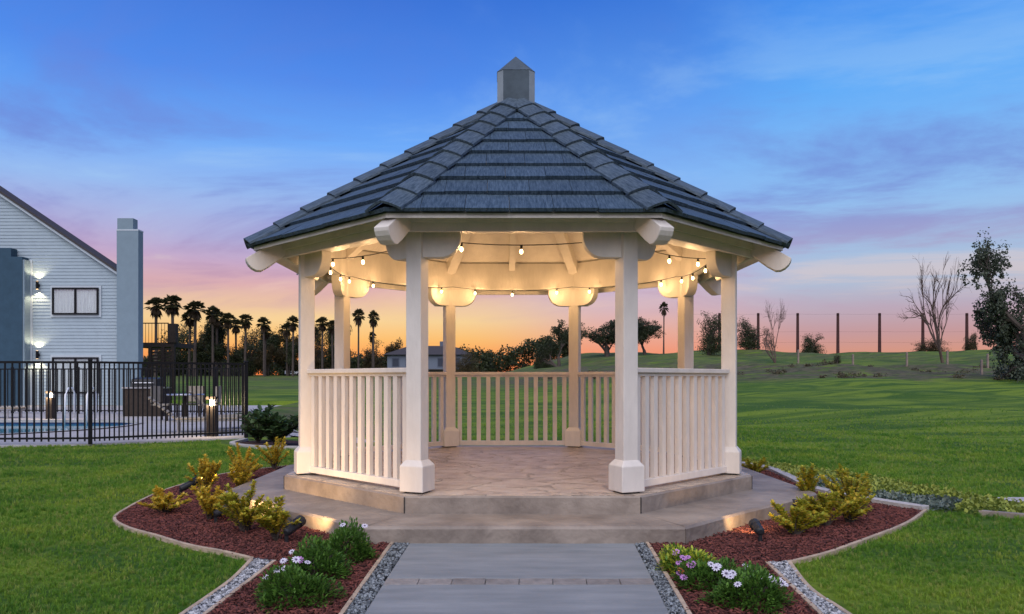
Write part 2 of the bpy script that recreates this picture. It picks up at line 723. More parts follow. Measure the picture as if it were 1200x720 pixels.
def glass_material():
    m = bpy.data.materials.new('window_glass')
    m.use_nodes = True
    N, L = m.node_tree.nodes, m.node_tree.links
    tr = N.new('ShaderNodeBsdfTransparent')
    gl_ = N.new('ShaderNodeBsdfGlossy')
    gl_.inputs['Roughness'].default_value = .04
    tr.inputs[0].default_value = (.92, .95, .96, 1)
    ms = N.new('ShaderNodeMixShader')
    ms.inputs[0].default_value = .12
    L.new(tr.outputs[0], ms.inputs[1])
    L.new(gl_.outputs[0], ms.inputs[2])
    L.new(ms.outputs[0], N['Material Output'].inputs[0])
    return m


glassm = glass_material()
curtm = mat('curtain', (.85, .84, .78), .9, .2, 6, stretch=(10, 1, .3))

# ------------------------------------------------------------------ terrain
LEFT = np.array([(5.3, 0), (14, 0), (30, .15), (60, .8), (100, 1.55), (160, 2.0), (900, 2.0)])
RIGHT = np.array([(5.3, 0), (9, 0), (14, .05), (30, .45), (45, 1.0), (60, 2.1), (78, 3.3), (92, 4.3), (100, 4.5), (120, 4.0), (160, 3.0), (900, 2.0)])


def sstep(a, b, x):
    t = np.clip((x - a) / (b - a), 0, 1)
    return t * t * (3 - 2 * t)


POOL_DECK = [(-30, 13.15), (-8.56, 13.1), (-7.2, 13.5), (-4.95, 14.9), (-5.85, 17.5), (-8.0, 23.9), (-8.0, 33.5), (-30, 33.5)]


def hgt(x, y):
    x = np.asarray(x, float)
    y = np.asarray(y, float)
    m = sstep(-3, 13, x)
    z = (1 - m) * np.interp(y, LEFT[:, 0], LEFT[:, 1]) + m * np.interp(y, RIGHT[:, 0], RIGHT[:, 1])
    z = z + np.where(y < 5.3, -.043 * (5.3 - np.maximum(y, -6)), 0)
    far = sstep(10, 22, y)
    und = .10 * np.sin(x * .55 + y * .31 + 1.3) + .08 * np.sin(-x * .33 + y * .62) + .05 * np.sin(x * 1.1 + y * 1.3)
    z = z + far * und * sstep(-2, 5, x)
    z = z + sstep(40, 60, y) * .18 * (np.sin(x * .21 + 2) + np.sin(x * .37 + y * .1)) * sstep(0, 10, x)
    # a low swale with a pale dry wash behind the pool corner
    z = z - .35 * np.exp(-(((x + 5.2) / 2.0) ** 2)) * sstep(15, 18, y) * sstep(30, 24, y)
    # the ground is dug out below the pool deck
    z = z - .5 * in_poly(x, y, [(-29.6, 13.6), (-8.6, 13.6), (-7.3, 13.95), (-5.5, 15.1), (-6.35, 17.3), (-8.5, 23.7), (-8.5, 32.9), (-29.6, 32.9)])
    return z


def hz(x, y):
    return float(hgt(np.array([x]), np.array([y]))[0])


def build_ground():
    ys = np.concatenate([np.arange(-6, 3, .5), np.arange(3, 16, .16), np.arange(16, 36, .3), np.arange(36, 130, 1.2), np.geomspace(130, 2400, 24)])
    xs = np.concatenate([-np.geomspace(900, 34, 24), np.arange(-33, -12, .7), np.arange(-12, 12, .2), np.arange(12, 70, .8), np.geomspace(70, 2400, 24)])
    X, Y = np.meshgrid(xs, ys)
    Z = hgt(X, Y)
    V = np.stack([X, Y, Z], -1).reshape(-1, 3)
    nx, ny = len(xs), len(ys)
    i = (np.arange(ny - 1)[:, None] * nx + np.arange(nx - 1)[None]).ravel()
    F = np.stack([i, i + 1, i + nx + 1, i + nx], -1)
    me = np_mesh('lawn', V, F, smooth=True)
    # dry bank on the hillside and the dry wash
    wob = 3.2 * np.sin(X * .16 + .5) + 1.6 * np.sin(X * .43)
    d1 = sstep(46.5 + 0, 49.5, Y - wob * .5) * sstep(66, 59, Y - wob) * sstep(-1, 5, X)
    d2 = sstep(1, 0, np.abs(X + 4.5 + (Y - 20) * .32) / 3.0) * sstep(15.5, 17, Y) * sstep(34, 26, Y)
    d3 = sstep(44, 50, Y) * (.45 + .3 * np.sin(X * .11 + 1) * np.sin(Y * .13)) + sstep(14, 2, np.abs(X - 8)) * sstep(52, 58, Y) * .4
    att = me.attributes.new('dry', 'FLOAT', 'POINT')
    att.data.foreach_set('value', np.clip(d1 * .9 + d2 + d3, 0, 1).astype(np.float32).ravel())
    o = mesh_obj('lawn', me, lawnm)
    tag(o, 'green mown lawn rolling up to a low hill', 'lawn', kind='structure')


build_ground()

# ------------------------------------------------------------------ platform and gazebo dimensions
R = 2.2
GX, GY = .198, 8.14
FLOOR = .277
STEP = .138
VANG = [rad(-90 - 22.5 + 45 * i) for i in range(8)]     # 0 = front left, 1 = front right, then round


def octv(r, i, z=None):
    a = VANG[i % 8]
    p = (GX + r * math.cos(a), GY + r * math.sin(a))
    return p if z is None else (*p, z)


PLATFORM = [octv(1.355 * R, i) for i in range(8)]

# path frame (slightly turned) and bed outlines
PATH_L = lambda y: -.62 + .0482 * (y - 5.51)
PATH_R = lambda y: .981 + .0522 * (y - 5.51)
BED_EDGE_L = [(-2.35, 10.5), (-2.93, 9.98), (-3.35, 9.3), (-3.47, 8.33), (-3.46, 7.67), (-3.34, 6.87), (-3.197, 6.335), (-2.894, 5.945), (-2.558, 5.66), (-2.165, 5.32), (-1.889, 5.165), (-1.606, 4.98)]
STRIP_L_OUT = [(-1.606, 4.98), (-1.585, 4.55), (-1.61, 4.2), (-1.64, 3.9), (-1.72, 3.0)]
STRIP_L_IN = [(-1.443, 4.92), (-1.475, 4.5), (-1.512, 4.015), (-1.60, 3.0)]
EDGE_PATH_L = [(-.744, 5.42), (-.807, 4.015), (-.855, 3.0)]
EDGE_PATH_R = [(1.066, 5.42), (1.002, 4.015), (.955, 3.0)]
CURB_R = [(2.9, 11.0), (3.45, 9.9), (3.42, 8.9), (3.33, 8.14), (3.36, 7.75), (3.581, 7.15), (3.808, 6.74)]
BED_EDGE_R = [(3.808, 6.74), (3.332, 6.155), (2.835, 5.66), (2.317, 5.185), (1.958, 4.94), (1.886, 4.905)]
STRIP_R_OUT = [(1.886, 4.905), (1.808, 4.45), (1.80, 4.2), (1.821, 4.015), (1.88, 3.0)]
STRIP_R_IN = [(1.738, 4.885), (1.686, 4.015), (1.62, 3.0)]

BED_L = BED_EDGE_L + STRIP_L_IN + list(reversed(EDGE_PATH_L)) + [(-.70, 5.6), (-1.2, 8), (-1.5, 10.6)]
BED_R = CURB_R + BED_EDGE_R + STRIP_R_IN + list(reversed(EDGE_PATH_R)) + [(1.05, 5.6), (1.6, 8), (2.0, 11.0)]
GRAV_L = STRIP_L_OUT + list(reversed(STRIP_L_IN))
GRAV_R = STRIP_R_OUT + list(reversed(STRIP_R_IN))
GCOVER = [(2.9, 11.0), (3.5, 9.9), (3.46, 8.9), (3.37, 8.14), (3.4, 7.8), (3.63, 7.2), (3.85, 6.72), (4.15, 6.6), (4.6, 6.5), (5.0, 6.9), (4.7, 7.4), (4.6, 7.9), (4.45, 8.5), (4.3, 9.1), (3.9, 9.8), (3.4, 11.0)]


def sheet(name, poly, z, m, dens=.25):
    """a draped sheet: polygon filled by a fine grid of quads and clipped with bisecting is overkill; fan of ear-clipped triangles is enough on this near plane slope"""
    import mathutils.geometry as mg
    pts = []
    n = len(poly)
    for i in range(n):
        a, b = poly[i], poly[(i + 1) % n]
        k = max(1, int(math.dist(a, b) / dens))
        for j in range(k):
            t = j / k
            pts.append((a[0] + (b[0] - a[0]) * t, a[1] + (b[1] - a[1]) * t))
    # split at the grade break so the drape stays above the ground
    xs = [p[0] for p in pts]
    ys = [p[1] for p in pts]
    gx, gy = np.meshgrid(np.arange(min(xs), max(xs), dens), np.arange(min(ys), max(ys), dens))
    ins = in_poly(gx, gy, poly)
    loops = [Vector(p) for p in pts]
    allp = loops + [Vector((a, b)) for a, b in zip(gx[ins], gy[ins])]
    edges = [(i, (i + 1) % len(loops)) for i in range(len(loops))]
    vo, eo, fo, *_ = mg.delaunay_2d_cdt(allp, edges, [list(range(len(loops)))], 1, 1e-4)
    mb = MB()
    cx = np.array([v.x for v in vo])
    cy = np.array([v.y for v in vo])
    zz = hgt(cx, cy) + z
    mb.add([(a, b, c) for a, b, c in zip(cx, cy, zz)], fo)
    o = mb.build(name, m)
    return o


tag(sheet('mulch_bed', BED_L, .012, soil), 'red bark mulch bed left of the concrete path', 'mulch bed', kind='structure')
tag(sheet('mulch_bed', BED_R, .012, soil), 'red bark mulch bed right of the concrete path', 'mulch bed', kind='structure')


def scatter(poly, n, rng, avoid=()):
    xs = [p[0] for p in poly]
    ys = [p[1] for p in poly]
    X = rng.uniform(min(xs), max(xs), n)
    Y = rng.uniform(min(ys), max(ys), n)
    k = in_poly(X, Y, poly)
    for a in avoid:
        k &= ~in_poly(X, Y, a)
    return X[k], Y[k]


CHIP_V = np.array([(-.5, -.5, 0), (.5, -.4, 0), (.5, .5, 0), (-.5, .4, 0), (-.4, -.3, 1), (.45, -.35, .8), (.4, .35, 1), (-.45, .3, .9)])
CHIP_F = np.array([(4, 5, 6, 7), (0, 1, 5, 4), (1, 2, 6, 5), (2, 3, 7, 6), (3, 0, 4, 7)])


def mulch(poly, n, label):
    X, Y = scatter(poly, n, RNG, [PLATFORM])
    k = len(X)
    P = np.stack([X, Y, hgt(X, Y) + .012 + RNG.uniform(0, .018, k)], -1)
    sc = np.stack([RNG.uniform(.012, .042, k), RNG.uniform(.004, .011, k), RNG.uniform(.003, .006, k)], -1)
    V, F = instanced(CHIP_V, CHIP_F, P, rand_rot(k, RNG, .45), sc)
    o = mesh_obj('mulch_chips', np_mesh('mulch_chips', V, F), chipm)
    tag(o, label, 'mulch', kind='stuff')


mulch(BED_L, 110000, 'loose red bark chips in the bed left of the path')
mulch(BED_R, 110000, 'loose red bark chips in the bed right of the path')



g = (1 + 5 ** .5) / 2
ICO_V = np.array([(-1, g, 0), (1, g, 0), (-1, -g, 0), (1, -g, 0), (0, -1, g), (0, 1, g), (0, -1, -g), (0, 1, -g), (g, 0, -1), (g, 0, 1), (-g, 0, -1), (-g, 0, 1)]) / 1.9
ICO_F = np.array([(0, 11, 5), (0, 5, 1), (0, 1, 7), (0, 7, 10), (0, 10, 11), (1, 5, 9), (5, 11, 4), (11, 10, 2), (10, 7, 6), (7, 1, 8), (3, 9, 4), (3, 4, 2), (3, 2, 6), (3, 6, 8), (3, 8, 9), (4, 9, 5), (2, 4, 11), (6, 2, 10), (8, 6, 7), (9, 8, 1)])


def gravel(poly, n, m, label, smin=.006, smax=.015):
    base = sheet('gravel_bed', poly, .008, gravd)
    tag(base, label.replace('stones', 'stone bed'), 'gravel bed', kind='structure')
    X, Y = scatter(poly, n, RNG, [PLATFORM])
    k = len(X)
    P = np.stack([X, Y, hgt(X, Y) + .012 + RNG.uniform(0, .012, k)], -1)
    s0 = RNG.uniform(smin, smax, k)
    sc = np.stack([s0 * RNG.uniform(.8, 1.5, k), s0, s0 * RNG.uniform(.5, .9, k)], -1)
    V, F = instanced(ICO_V, ICO_F, P, rand_rot(k, RNG), sc)
    o = mesh_obj('gravel_stones', np_mesh('gravel_stones', V, F), m)
    tag(o, label, 'gravel', kind='stuff')


gravel(GRAV_L, 9000, gravl, 'pale grey gravel stones in the strip by the left lawn')
gravel(GRAV_R, 9000, gravl, 'pale grey gravel stones in the strip by the right lawn')
PG_L = [(PATH_L(5.55) - .004, 5.55), (PATH_L(3.0) - .004, 3.0), (EDGE_PATH_L[2][0], 3.0), EDGE_PATH_L[1], (-.735, 5.55)]
PG_R = [(PATH_R(5.55) + .004, 5.55), (PATH_R(3.0) + .004, 3.0), (EDGE_PATH_R[2][0], 3.0), EDGE_PATH_R[1], (1.075, 5.55)]
gravel(PG_L, 7000, gravd, 'dark slate gravel stones along the left side of the path', .005, .012)
gravel(PG_R, 7000, gravd, 'dark slate gravel stones along the right side of the path', .005, .012)


# ------------------------------------------------------------------ path
def build_path():
    p = bpy.data.objects.new('path', None)
    link(p)
    tag(p, 'grey broom-finished concrete path with a brick band', 'path', kind='structure')

    def quad(y0, y1, xa0, xa1, name, m, top=.022, bev=.006):
        mb = MB()
        pts = [(xa0(y0), y0), (xa1(y0), y0), (xa1(y1), y1), (xa0(y1), y1)]
        mb.loft([[(x, y, hz(x, y) - .08) for x, y in pts], [(x, y, hz(x, y) + top) for x, y in pts]])
        return mb.build(name, m, p, bevel=bev)
    quad(4.567, 5.43, PATH_L, PATH_R, 'slab', pathc)
    quad(2.9, 4.445, PATH_L, PATH_R, 'slab', pathc)
    quad(5.436, 5.62, PATH_L, PATH_R, 'slab', pathc, .024)
    for i in range(8):
        a, b = i / 8, (i + 1) / 8
        f0 = lambda y, a=a: PATH_L(y) + (PATH_R(y) - PATH_L(y)) * a + .0015
        f1 = lambda y, b=b: PATH_L(y) + (PATH_R(y) - PATH_L(y)) * b - .0015
        quad(4.45, 4.562, f0, f1, 'brick', brickm, .022 + random.uniform(-.002, .002), .004)


build_path()


def edging(name, pts, w, h, m, label, cat, parent_z=.0):
    """an upright board / curb following the ground along pts"""
    pts = [Vector((*p, 0)) for p in pts]
    # smooth with catmull-rom
    out = []
    for i in range(len(pts) - 1):
        p0, p1, p2, p3 = pts[max(i - 1, 0)], pts[i], pts[i + 1], pts[min(i + 2, len(pts) - 1)]
        for k in range(6):
            t = k / 6
            out.append(.5 * ((2 * p1) + (p2 - p0) * t + (2 * p0 - 5 * p1 + 4 * p2 - p3) * t * t + (3 * p1 - p0 - 3 * p2 + p3) * t ** 3))
    out.append(pts[-1])
    rings = []
    for i, p in enumerate(out):
        d = out[min(i + 1, len(out) - 1)] - out[max(i - 1, 0)]
        d.normalize()
        n = Vector((-d.y, d.x, 0)) * w / 2
        z = hz(p.x, p.y)
        rings.append([(p.x - n.x, p.y - n.y, z - .06), (p.x + n.x, p.y + n.y, z - .06), (p.x + n.x, p.y + n.y, z + h), (p.x - n.x, p.y - n.y, z + h)])
    mb = MB().loft(rings)
    o = mb.build(name, m, bevel=.004)
    tag(o, label, cat)


edging('wood_edging', BED_EDGE_L, .026, .033, woodedge, 'thin tan edging board curving round the left mulch bed', 'edging')
edging('wood_edging', STRIP_L_OUT, .026, .033, woodedge, 'thin tan board between left lawn and pale gravel strip', 'edging')
edging('wood_edging', STRIP_L_IN, .026, .033, woodedge, 'thin tan board between pale gravel strip and left mulch bed', 'edging')
edging('wood_edging', EDGE_PATH_L, .026, .033, woodedge, 'thin tan board between left mulch bed and dark path gravel', 'edging')
edging('wood_edging', EDGE_PATH_R, .026, .033, woodedge, 'thin tan board between right mulch bed and dark path gravel', 'edging')
edging('wood_edging', STRIP_R_IN, .026, .033, woodedge, 'thin tan board between right mulch bed and pale gravel strip', 'edging')
edging('wood_edging', STRIP_R_OUT, .026, .033, woodedge, 'thin tan board between pale gravel strip and right lawn', 'edging')
edging('wood_edging', BED_EDGE_R, .026, .033, woodedge, 'thin tan edging board curving along the right lawn', 'edging')
edging('concrete_curb', CURB_R, .11, .06, curbm, 'pale concrete curb behind the right mulch bed', 'curb')
edging('concrete_curb', [(4.2, 6.62), (4.7, 6.3), (5.4, 5.9)], .06, .045, stepc, 'short mossy concrete curb by the lime ground cover', 'curb')

# ------------------------------------------------------------------ platform
plat = thing('concrete_platform', 'two-step octagonal stamped concrete platform under the gazebo', 'platform', (GX, GY, 0))


def oct_ring(r, z, nudge=0):
    return [(r * math.cos(a) + 0, r * math.sin(a), z) for a in VANG]


def build_platform():
    rng = random.Random(3)
    # lower step: eight blocks with thin joints between them
    for i in range(8):
        a0, a1 = VANG[i], VANG[(i + 1) % 8]
        ro, ri = 1.355 * R, .98 * R
        e = .003
        n = 10
        outer = []
        d = Vector((math.cos(a1) - math.cos(a0), math.sin(a1) - math.sin(a0), 0)).normalized()
        p0 = Vector((ro * math.cos(a0), ro * math.sin(a0), 0)) + d * e
        p1 = Vector((ro * math.cos(a1), ro * math.sin(a1), 0)) - d * e
        q0 = Vector((ri * math.cos(a0), ri * math.sin(a0), 0)) + d * e
        q1 = Vector((ri * math.cos(a1), ri * math.sin(a1), 0)) - d * e
        nrm = Vector((d.y, -d.x, 0))
        mb = MB()
        bot, top, topin, top2 = [], [], [], []
        for k in range(n + 1):
            t = k / n
            p = p0.lerp(p1, t)
            w1 = rng.uniform(-.008, .012) if 0 < k < n else 0
            w2 = rng.uniform(-.006, .006) if 0 < k < n else 0
            bot.append(p + nrm * w1 + Vector((0, 0, -.12)))
            top2.append(p + nrm * w2 + Vector((0, 0, STEP - .018)))
            top.append(p - nrm * .018 + Vector((0, 0, STEP)))
            topin.append(q0.lerp(q1, t) + Vector((0, 0, STEP)))
        rows = [bot, top2, top, topin, [v + Vector((0, 0, -STEP - .1)) for v in topin]]
        vs = [v for r_ in rows for v in r_]
        fs = []
        for r_ in range(len(rows) - 1):
            for k in range(n):
                fs.append((r_ * (n + 1) + k, r_ * (n + 1) + k + 1, (r_ + 1) * (n + 1) + k + 1, (r_ + 1) * (n + 1) + k))
        fs.append(tuple(r_ * (n + 1) for r_ in range(len(rows)))[::-1])
        fs.append(tuple(r_ * (n + 1) + n for r_ in range(len(rows))))
        mb.add(vs, fs)
        mb.build('lower_step', stepc, plat)
    ro = 1.095 * R
    riser = MB().loft([oct_ring(ro, STEP - .05), oct_ring(ro, FLOOR - .016), oct_ring(ro - .016, FLOOR - .002)], cap=False)
    riser.build('riser', stepc, plat)
    fl = MB().loft([oct_ring(ro - .02, FLOOR - .06), oct_ring(ro - .014, FLOOR)])
    fl.build('floor', deckc, plat)
    for i in range(8):
        a = VANG[i]
        M = Matrix.Translation((ro * math.cos(a), ro * math.sin(a), 0)) @ Matrix.Rotation(a, 4, 'Z')
        MB().box(-.01, -.004, STEP + .002, .004, .004, FLOOR - .012, M).build('joint', jointm, plat)


build_platform()

# ------------------------------------------------------------------ gazebo
gaz = thing('gazebo', 'white octagonal wooden gazebo with dark tiled roof and railings', 'gazebo', (GX, GY, 0))
EYE = 1.19
Z_HEAD0, Z_HEAD1 = EYE + .538 * R, EYE + .69 * R
EAVE_R = 1.23 * R
EAVE_A = EAVE_R * math.cos(rad(22.5))
Z_EAVE = EYE + .562 * R
Z_APEX = EYE + 1.355 * R
SLOPE_A = (Z_APEX - Z_EAVE) / EAVE_A
SLOPE_R = (Z_APEX - Z_EAVE) / EAVE_R


def vdir(i):
    a = VANG[i % 8]
    return Vector((math.cos(a), math.sin(a), 0))


def side_frame(i):
    """local frame of side i (between vertex i and i+1): origin at centre axis, x along side, y outward"""
    a0 = VANG[i % 8]
    mid = a0 + rad(22.5)
    out = Vector((math.cos(mid), math.sin(mid), 0))
    al = Vector((-math.sin(mid), math.cos(mid), 0))
    return al, out


def build_posts():
    w = .067
    pb = MB()
    pb.box(-w, -w, FLOOR + .24, w, w, Z_HEAD0 + .02)
    post_me = pb.mesh('post')
    post_me.materials.append(white)
    b = .105
    bb = MB()
    z0 = FLOOR + .012
    bb.loft([[(-b, -b, z0), (b, -b, z0), (b, b, z0), (-b, b, z0)], [(-b, -b, z0 + .205), (b, -b, z0 + .205), (b, b, z0 + .205), (-b, b, z0 + .205)],
             [(-w - .004, -w - .004, z0 + .25), (w + .004, -w - .004, z0 + .25), (w + .004, w + .004, z0 + .25), (-w - .004, w + .004, z0 + .25)]])
    base_me = bb.mesh('base')
    base_me.materials.append(white)
    sp = MB().box(-.075, -.075, FLOOR, .075, .075, FLOOR + .02)
    shoe_me = sp.mesh('post_shoe')
    shoe_me.materials.append(blackm)
    # bracket profile in (x along side, z)
    prof = [(0, 0), (0, -.215), (.185, -.215)]
    for k in range(1, 9):
        t = k / 8 * PI / 2
        prof.append((.185 + .17 * math.sin(t), -.215 + .17 * (1 - math.cos(t))))
    prof.append((.355, 0))
    for i in range(8):
        a = VANG[i]
        c = vdir(i) * R
        M = Matrix.Translation((c.x, c.y, 0)) @ Matrix.Rotation(a, 4, 'Z')
        po = share('post', post_me, gaz, M)
        for me, nm in ((base_me, 'base'), (shoe_me, 'post_shoe')):
            q = share(nm, me, po)
            if nm == 'base':
                bv = q.modifiers.new('bevel', 'BEVEL')
                bv.width = .006
                bv.segments = 2
        bv = po.modifiers.new('bevel', 'BEVEL')
        bv.width = .006
        bv.segments = 2
        for s, side in ((1, i), (-1, i - 1)):
            al, out = side_frame(side)
            al = al * s
            th = .052
            o2 = out * th
            mb = MB()
            r0 = [c + al * x - o2 + Vector((0, 0, Z_HEAD0 + z)) for x, z in prof]
            r1 = [c + al * x + o2 + Vector((0, 0, Z_HEAD0 + z)) for x, z in prof]
            Mi = M.inverted()
            mb.loft([[Mi @ p for p in r0], [Mi @ p for p in r1]])
            br = mb.build('bracket', white, po, bevel=.005)


def oct_board(i, a_in, a_out, z0, z1, name, m, gap=.0015, z0o=None, z1o=None):
    al, out = side_frame(i)
    t = math.tan(rad(22.5))
    z0o = z0 if z0o is None else z0o
    z1o = z1 if z1o is None else z1o
    def P(ap, s, z):
        return out * ap + al * s * (ap * t - gap) + Vector((0, 0, z))
    mb = MB().loft([[P(a_in, -1, z0), P(a_out, -1, z0o), P(a_out, -1, z1o), P(a_in, -1, z1)],
                    [P(a_in, 1, z0), P(a_out, 1, z0o), P(a_out, 1, z1o), P(a_in, 1, z1)]])
    return mb.build(name, m, gaz)


def build_frame():
    ap = R * math.cos(rad(22.5))
    roofz = lambda a: Z_EAVE + SLOPE_A * (EAVE_A - a)
    for i in range(8):
        oct_board(i, ap - .065, ap + .065, Z_HEAD0, roofz(ap - .065) - .075, 'header_beam', white, z1o=roofz(ap + .065) - .075)
        fa = 1.02 * R
        zb = EYE + .521 * R
        oct_board(i, fa - .035, fa, zb, roofz(fa - .035) - .053, 'fascia_board', white, z1o=roofz(fa) - .053)
        oct_board(i, fa + .0015, fa + .022, EYE + .552 * R, roofz(fa + .0015) - .053, 'eave_trim', white, z1o=roofz(fa + .022) - .053)
        # ceiling panel (sheet with thickness just under the tiles)
        al, out = side_frame(i)
        t = math.tan(rad(22.5))
        a1, a0 = EAVE_A - .02, .03
        lo = [out * a1 - al * a1 * t + Vector((0, 0, roofz(a1) - .05)), out * a1 + al * a1 * t + Vector((0, 0, roofz(a1) - .05)),
              out * a0 + al * a0 * t + Vector((0, 0, roofz(a0) - .05)), out * a0 - al * a0 * t + Vector((0, 0, roofz(a0) - .05))]
        hi = [v + Vector((0, 0, .035)) for v in lo]
        MB().loft([lo, hi]).build('ceiling_panel', white, gaz)
        # common rafter in the middle of the front and back side only
        r1, r0 = ap - .06, .12
        w = .04
        zt = lambda a: roofz(a) - .052
        pts = [(r1, zt(r1)), (r0, zt(r0)), (r0, zt(r0) - .12), (r1, zt(r1) - .12)]
        if i in (0, 4):
            MB().loft([[out * a - al * w + Vector((0, 0, z)) for a, z in pts], [out * a + al * w + Vector((0, 0, z)) for a, z in pts]]).build('rafter', white, gaz)
        # hip rafter running out past the eave as a rounded tail
        d = vdir(i)
        n = Vector((-d.y, d.x, 0)) * .062
        rt = 1.250 * R
        zt2 = EYE + .512 * R
        top = lambda r: zt2 + SLOPE_R * (rt - r)
        dep = .185
        ceil = lambda r: Z_EAVE + SLOPE_R * (EAVE_R - r) - .05
        prof = [(.1, ceil(.1) + .02), (.9 * R, ceil(.9 * R) + .02), (R, top(R)), (rt + .01, top(rt + .01)), (rt + .004, top(rt) - .035), (rt - .014, top(rt) - .068), (rt - .045, top(rt) - .098),
                (rt - .085, top(rt) - .118), (rt - .13, top(rt) - .118), (rt - .2, top(rt - .2) - dep - .018), (.93 * R, ceil(.93 * R) - .16), (.1, ceil(.1) - .07)]
        MB().loft([[d * r - n + Vector((0, 0, z)) for r, z in prof], [d * r + n + Vector((0, 0, z)) for r, z in prof]]).build('hip_rafter', white, gaz, bevel=.006)


def build_roof():
    S_len = math.hypot(EAVE_A, Z_APEX - Z_EAVE)
    H = EAVE_A * math.tan(rad(22.5))
    nC = 9
    L = S_len * .955 / nC
    rest = MB()
    rng = random.Random(5)
    for i in range(8):
        al, out = side_frame(i)
        up = (out * -EAVE_A + Vector((0, 0, Z_APEX - Z_EAVE))).normalized()
        nr = al.cross(up)
        if nr.z < 0:
            nr = -nr
        org = out * EAVE_A + Vector((0, 0, Z_EAVE))
        seen = i in (7, 0, 1)
        for k in range(nC):
            va, vb = k * L - (.02 if k == 0 else 0), (k + 1) * L + .05
            hw = lambda v: H * max(0, (1 - v / S_len)) + .004
            off = (k % 2) * .165 + rng.uniform(-.03, .03)
            u = -H - .4 + off
            while u < H:
                ua, ub = u + .002, u + .328
                u += .33
                pts = []
                b0, b1 = max(ua, -hw(va)), min(ub, hw(va))
                t0, t1 = max(ua, -hw(vb)), min(ub, hw(vb))
                if b1 - b0 < .02:
                    continue
                if t1 < t0:
                    t0 = t1 = (hw(vb) if ua > 0 else -hw(vb))
                    t0 -= .002
                    t1 += .002
                j = rng.uniform(-.004, .004)
                jv = rng.uniform(-.004, .004)
                lift0, lift1, th = .042 + j, .002, .028
                def P(uu, vv, n_):
                    return org + al * uu + up * vv + nr * n_
                lo = [P(b0, va + jv, lift0 - th), P(b1, va + jv, lift0 - th), P(t1, vb, lift1 - .006), P(t0, vb, lift1 - .006)]
                hi = [P(b0, va + jv, lift0), P(b1, va + jv, lift0), P(t1, vb, lift1 + .006), P(t0, vb, lift1 + .006)]
                if seen:
                    c = org + al * ((b0 + b1) / 2) + up * ((va + vb) / 2)
                    M = Matrix((al, up, nr)).transposed().to_4x4()
                    M.translation = c
                    Mi = M.inverted()
                    mb = MB().loft([[Mi @ p for p in lo], [Mi @ p for p in hi]])
                    o = mb.build('roof_tile', tilem, gaz)
                    o.matrix_local = M
                else:
                    rest.loft([lo, hi])
    o = rest.build('roof_tiles', tilem, gaz)
    o['kind'] = 'stuff'
    # felt under the tiles
    fz = [octagon(EAVE_R * .992, Z_EAVE - .012), octagon(.05, Z_APEX - .03)]
    MB().loft(fz, cap=False).build('roof_deck', felt, gaz)
    # hip caps
    hl = math.hypot(EAVE_R, Z_APEX - Z_EAVE)
    n = 10
    cl = hl * .955 / n
    dl = rad(24)
    hwid = .155
    prof = []
    for s in (-1, -.62, -.28, 0, .28, .62, 1):
        prof.append((s * hwid, -abs(s) * hwid * math.tan(dl) * (.55 + .45 * abs(s))))
    def ring(y, lift, shrink):
        return [(x * shrink, y, z * shrink + lift) for x, z in prof]
    mb = MB()
    th = .020
    y0, y1 = -.02, cl + .03
    rings = [ring(y0, .100, 1), ring(y1, .076, .95)]
    m_ = len(prof)
    vs = rings[0] + rings[1] + [(x, y, z - th) for x, y, z in rings[0]] + [(x, y, z - th) for x, y, z in rings[1]]
    fs = []
    for k in range(m_ - 1):
        fs += [(k, k + 1, m_ + k + 1, m_ + k), (2 * m_ + k, 3 * m_ + k, 3 * m_ + k + 1, 2 * m_ + k + 1), (k, 2 * m_ + k, 2 * m_ + k + 1, k + 1), (m_ + k, m_ + k + 1, 3 * m_ + k + 1, 3 * m_ + k)]
    fs += [(0, m_, 3 * m_, 2 * m_), (m_ - 1, 3 * m_ - 1, 4 * m_ - 1, 2 * m_ - 1)]
    mb.add(vs, fs)
    cap_me = mb.mesh('hip_cap')
    cap_me.materials.append(capm)
    for i in range(8):
        d = vdir(i)
        e = d * EAVE_R + Vector((0, 0, Z_EAVE))
        up = (Vector((0, 0, Z_APEX)) - e).normalized()
        xx = Vector((-d.y, d.x, 0))
        nn = xx.cross(up)
        if nn.z < 0:
            xx = -xx
            nn = -nn
        for k in range(n):
            M = Matrix((xx, up, nn)).transposed().to_4x4()
            M.translation = e + up * (k * cl + rng.uniform(-.006, .006)) + nn * rng.uniform(-.004, .004)
            M = M @ Matrix.Rotation(rng.uniform(-.02, .02), 4, 'Z')
            share('hip_cap', cap_me, gaz, M)


def octagon(r, z):
    return [(r * math.cos(a), r * math.sin(a), z) for a in VANG]


def build_finial():
    h, c = .198, .062
    def chsq(h, c, z):
        return [(-h + c, -h, z), (h - c, -h, z), (h, -h + c, z), (h, h - c, z), (h - c, h, z), (-h + c, h, z), (-h, h - c, z), (-h, -h + c, z)]
    zb, zt, za = EYE + 1.285 * R, EYE + 1.472 * R, EYE + 1.572 * R
    mb = MB()
    lo, hi = chsq(h, c, zb), chsq(h, c, zt)
    # the chamfered corners are cut lower than the faces, as on a sharpened post
    hi2 = [(x, y, zt) for x, y, _ in hi]
    n = 8
    mb.add(lo + hi2, [((i), (i + 1) % n, n + (i + 1) % n, n + i) for i in range(n)])
    mb.m = [1 if i % 2 else 0 for i in range(n)]
    f = mb.build('finial', [finm, fintrim], gaz)
    cp = MB()
    e = chsq(h + .003, c, zt - .002)
    cp.add(e + [(0, 0, za)], [((i), (i + 1) % n, n) for i in range(n)] + [tuple(range(n))[::-1]])
    cp.build('cap', finm, f)
    cb = MB().loft([chsq(h + .02, c, zb - .02), chsq(h + .02, c, zb + .012), chsq(h + .004, c, zb + .02)])
    cb.build('collar', finm, f)


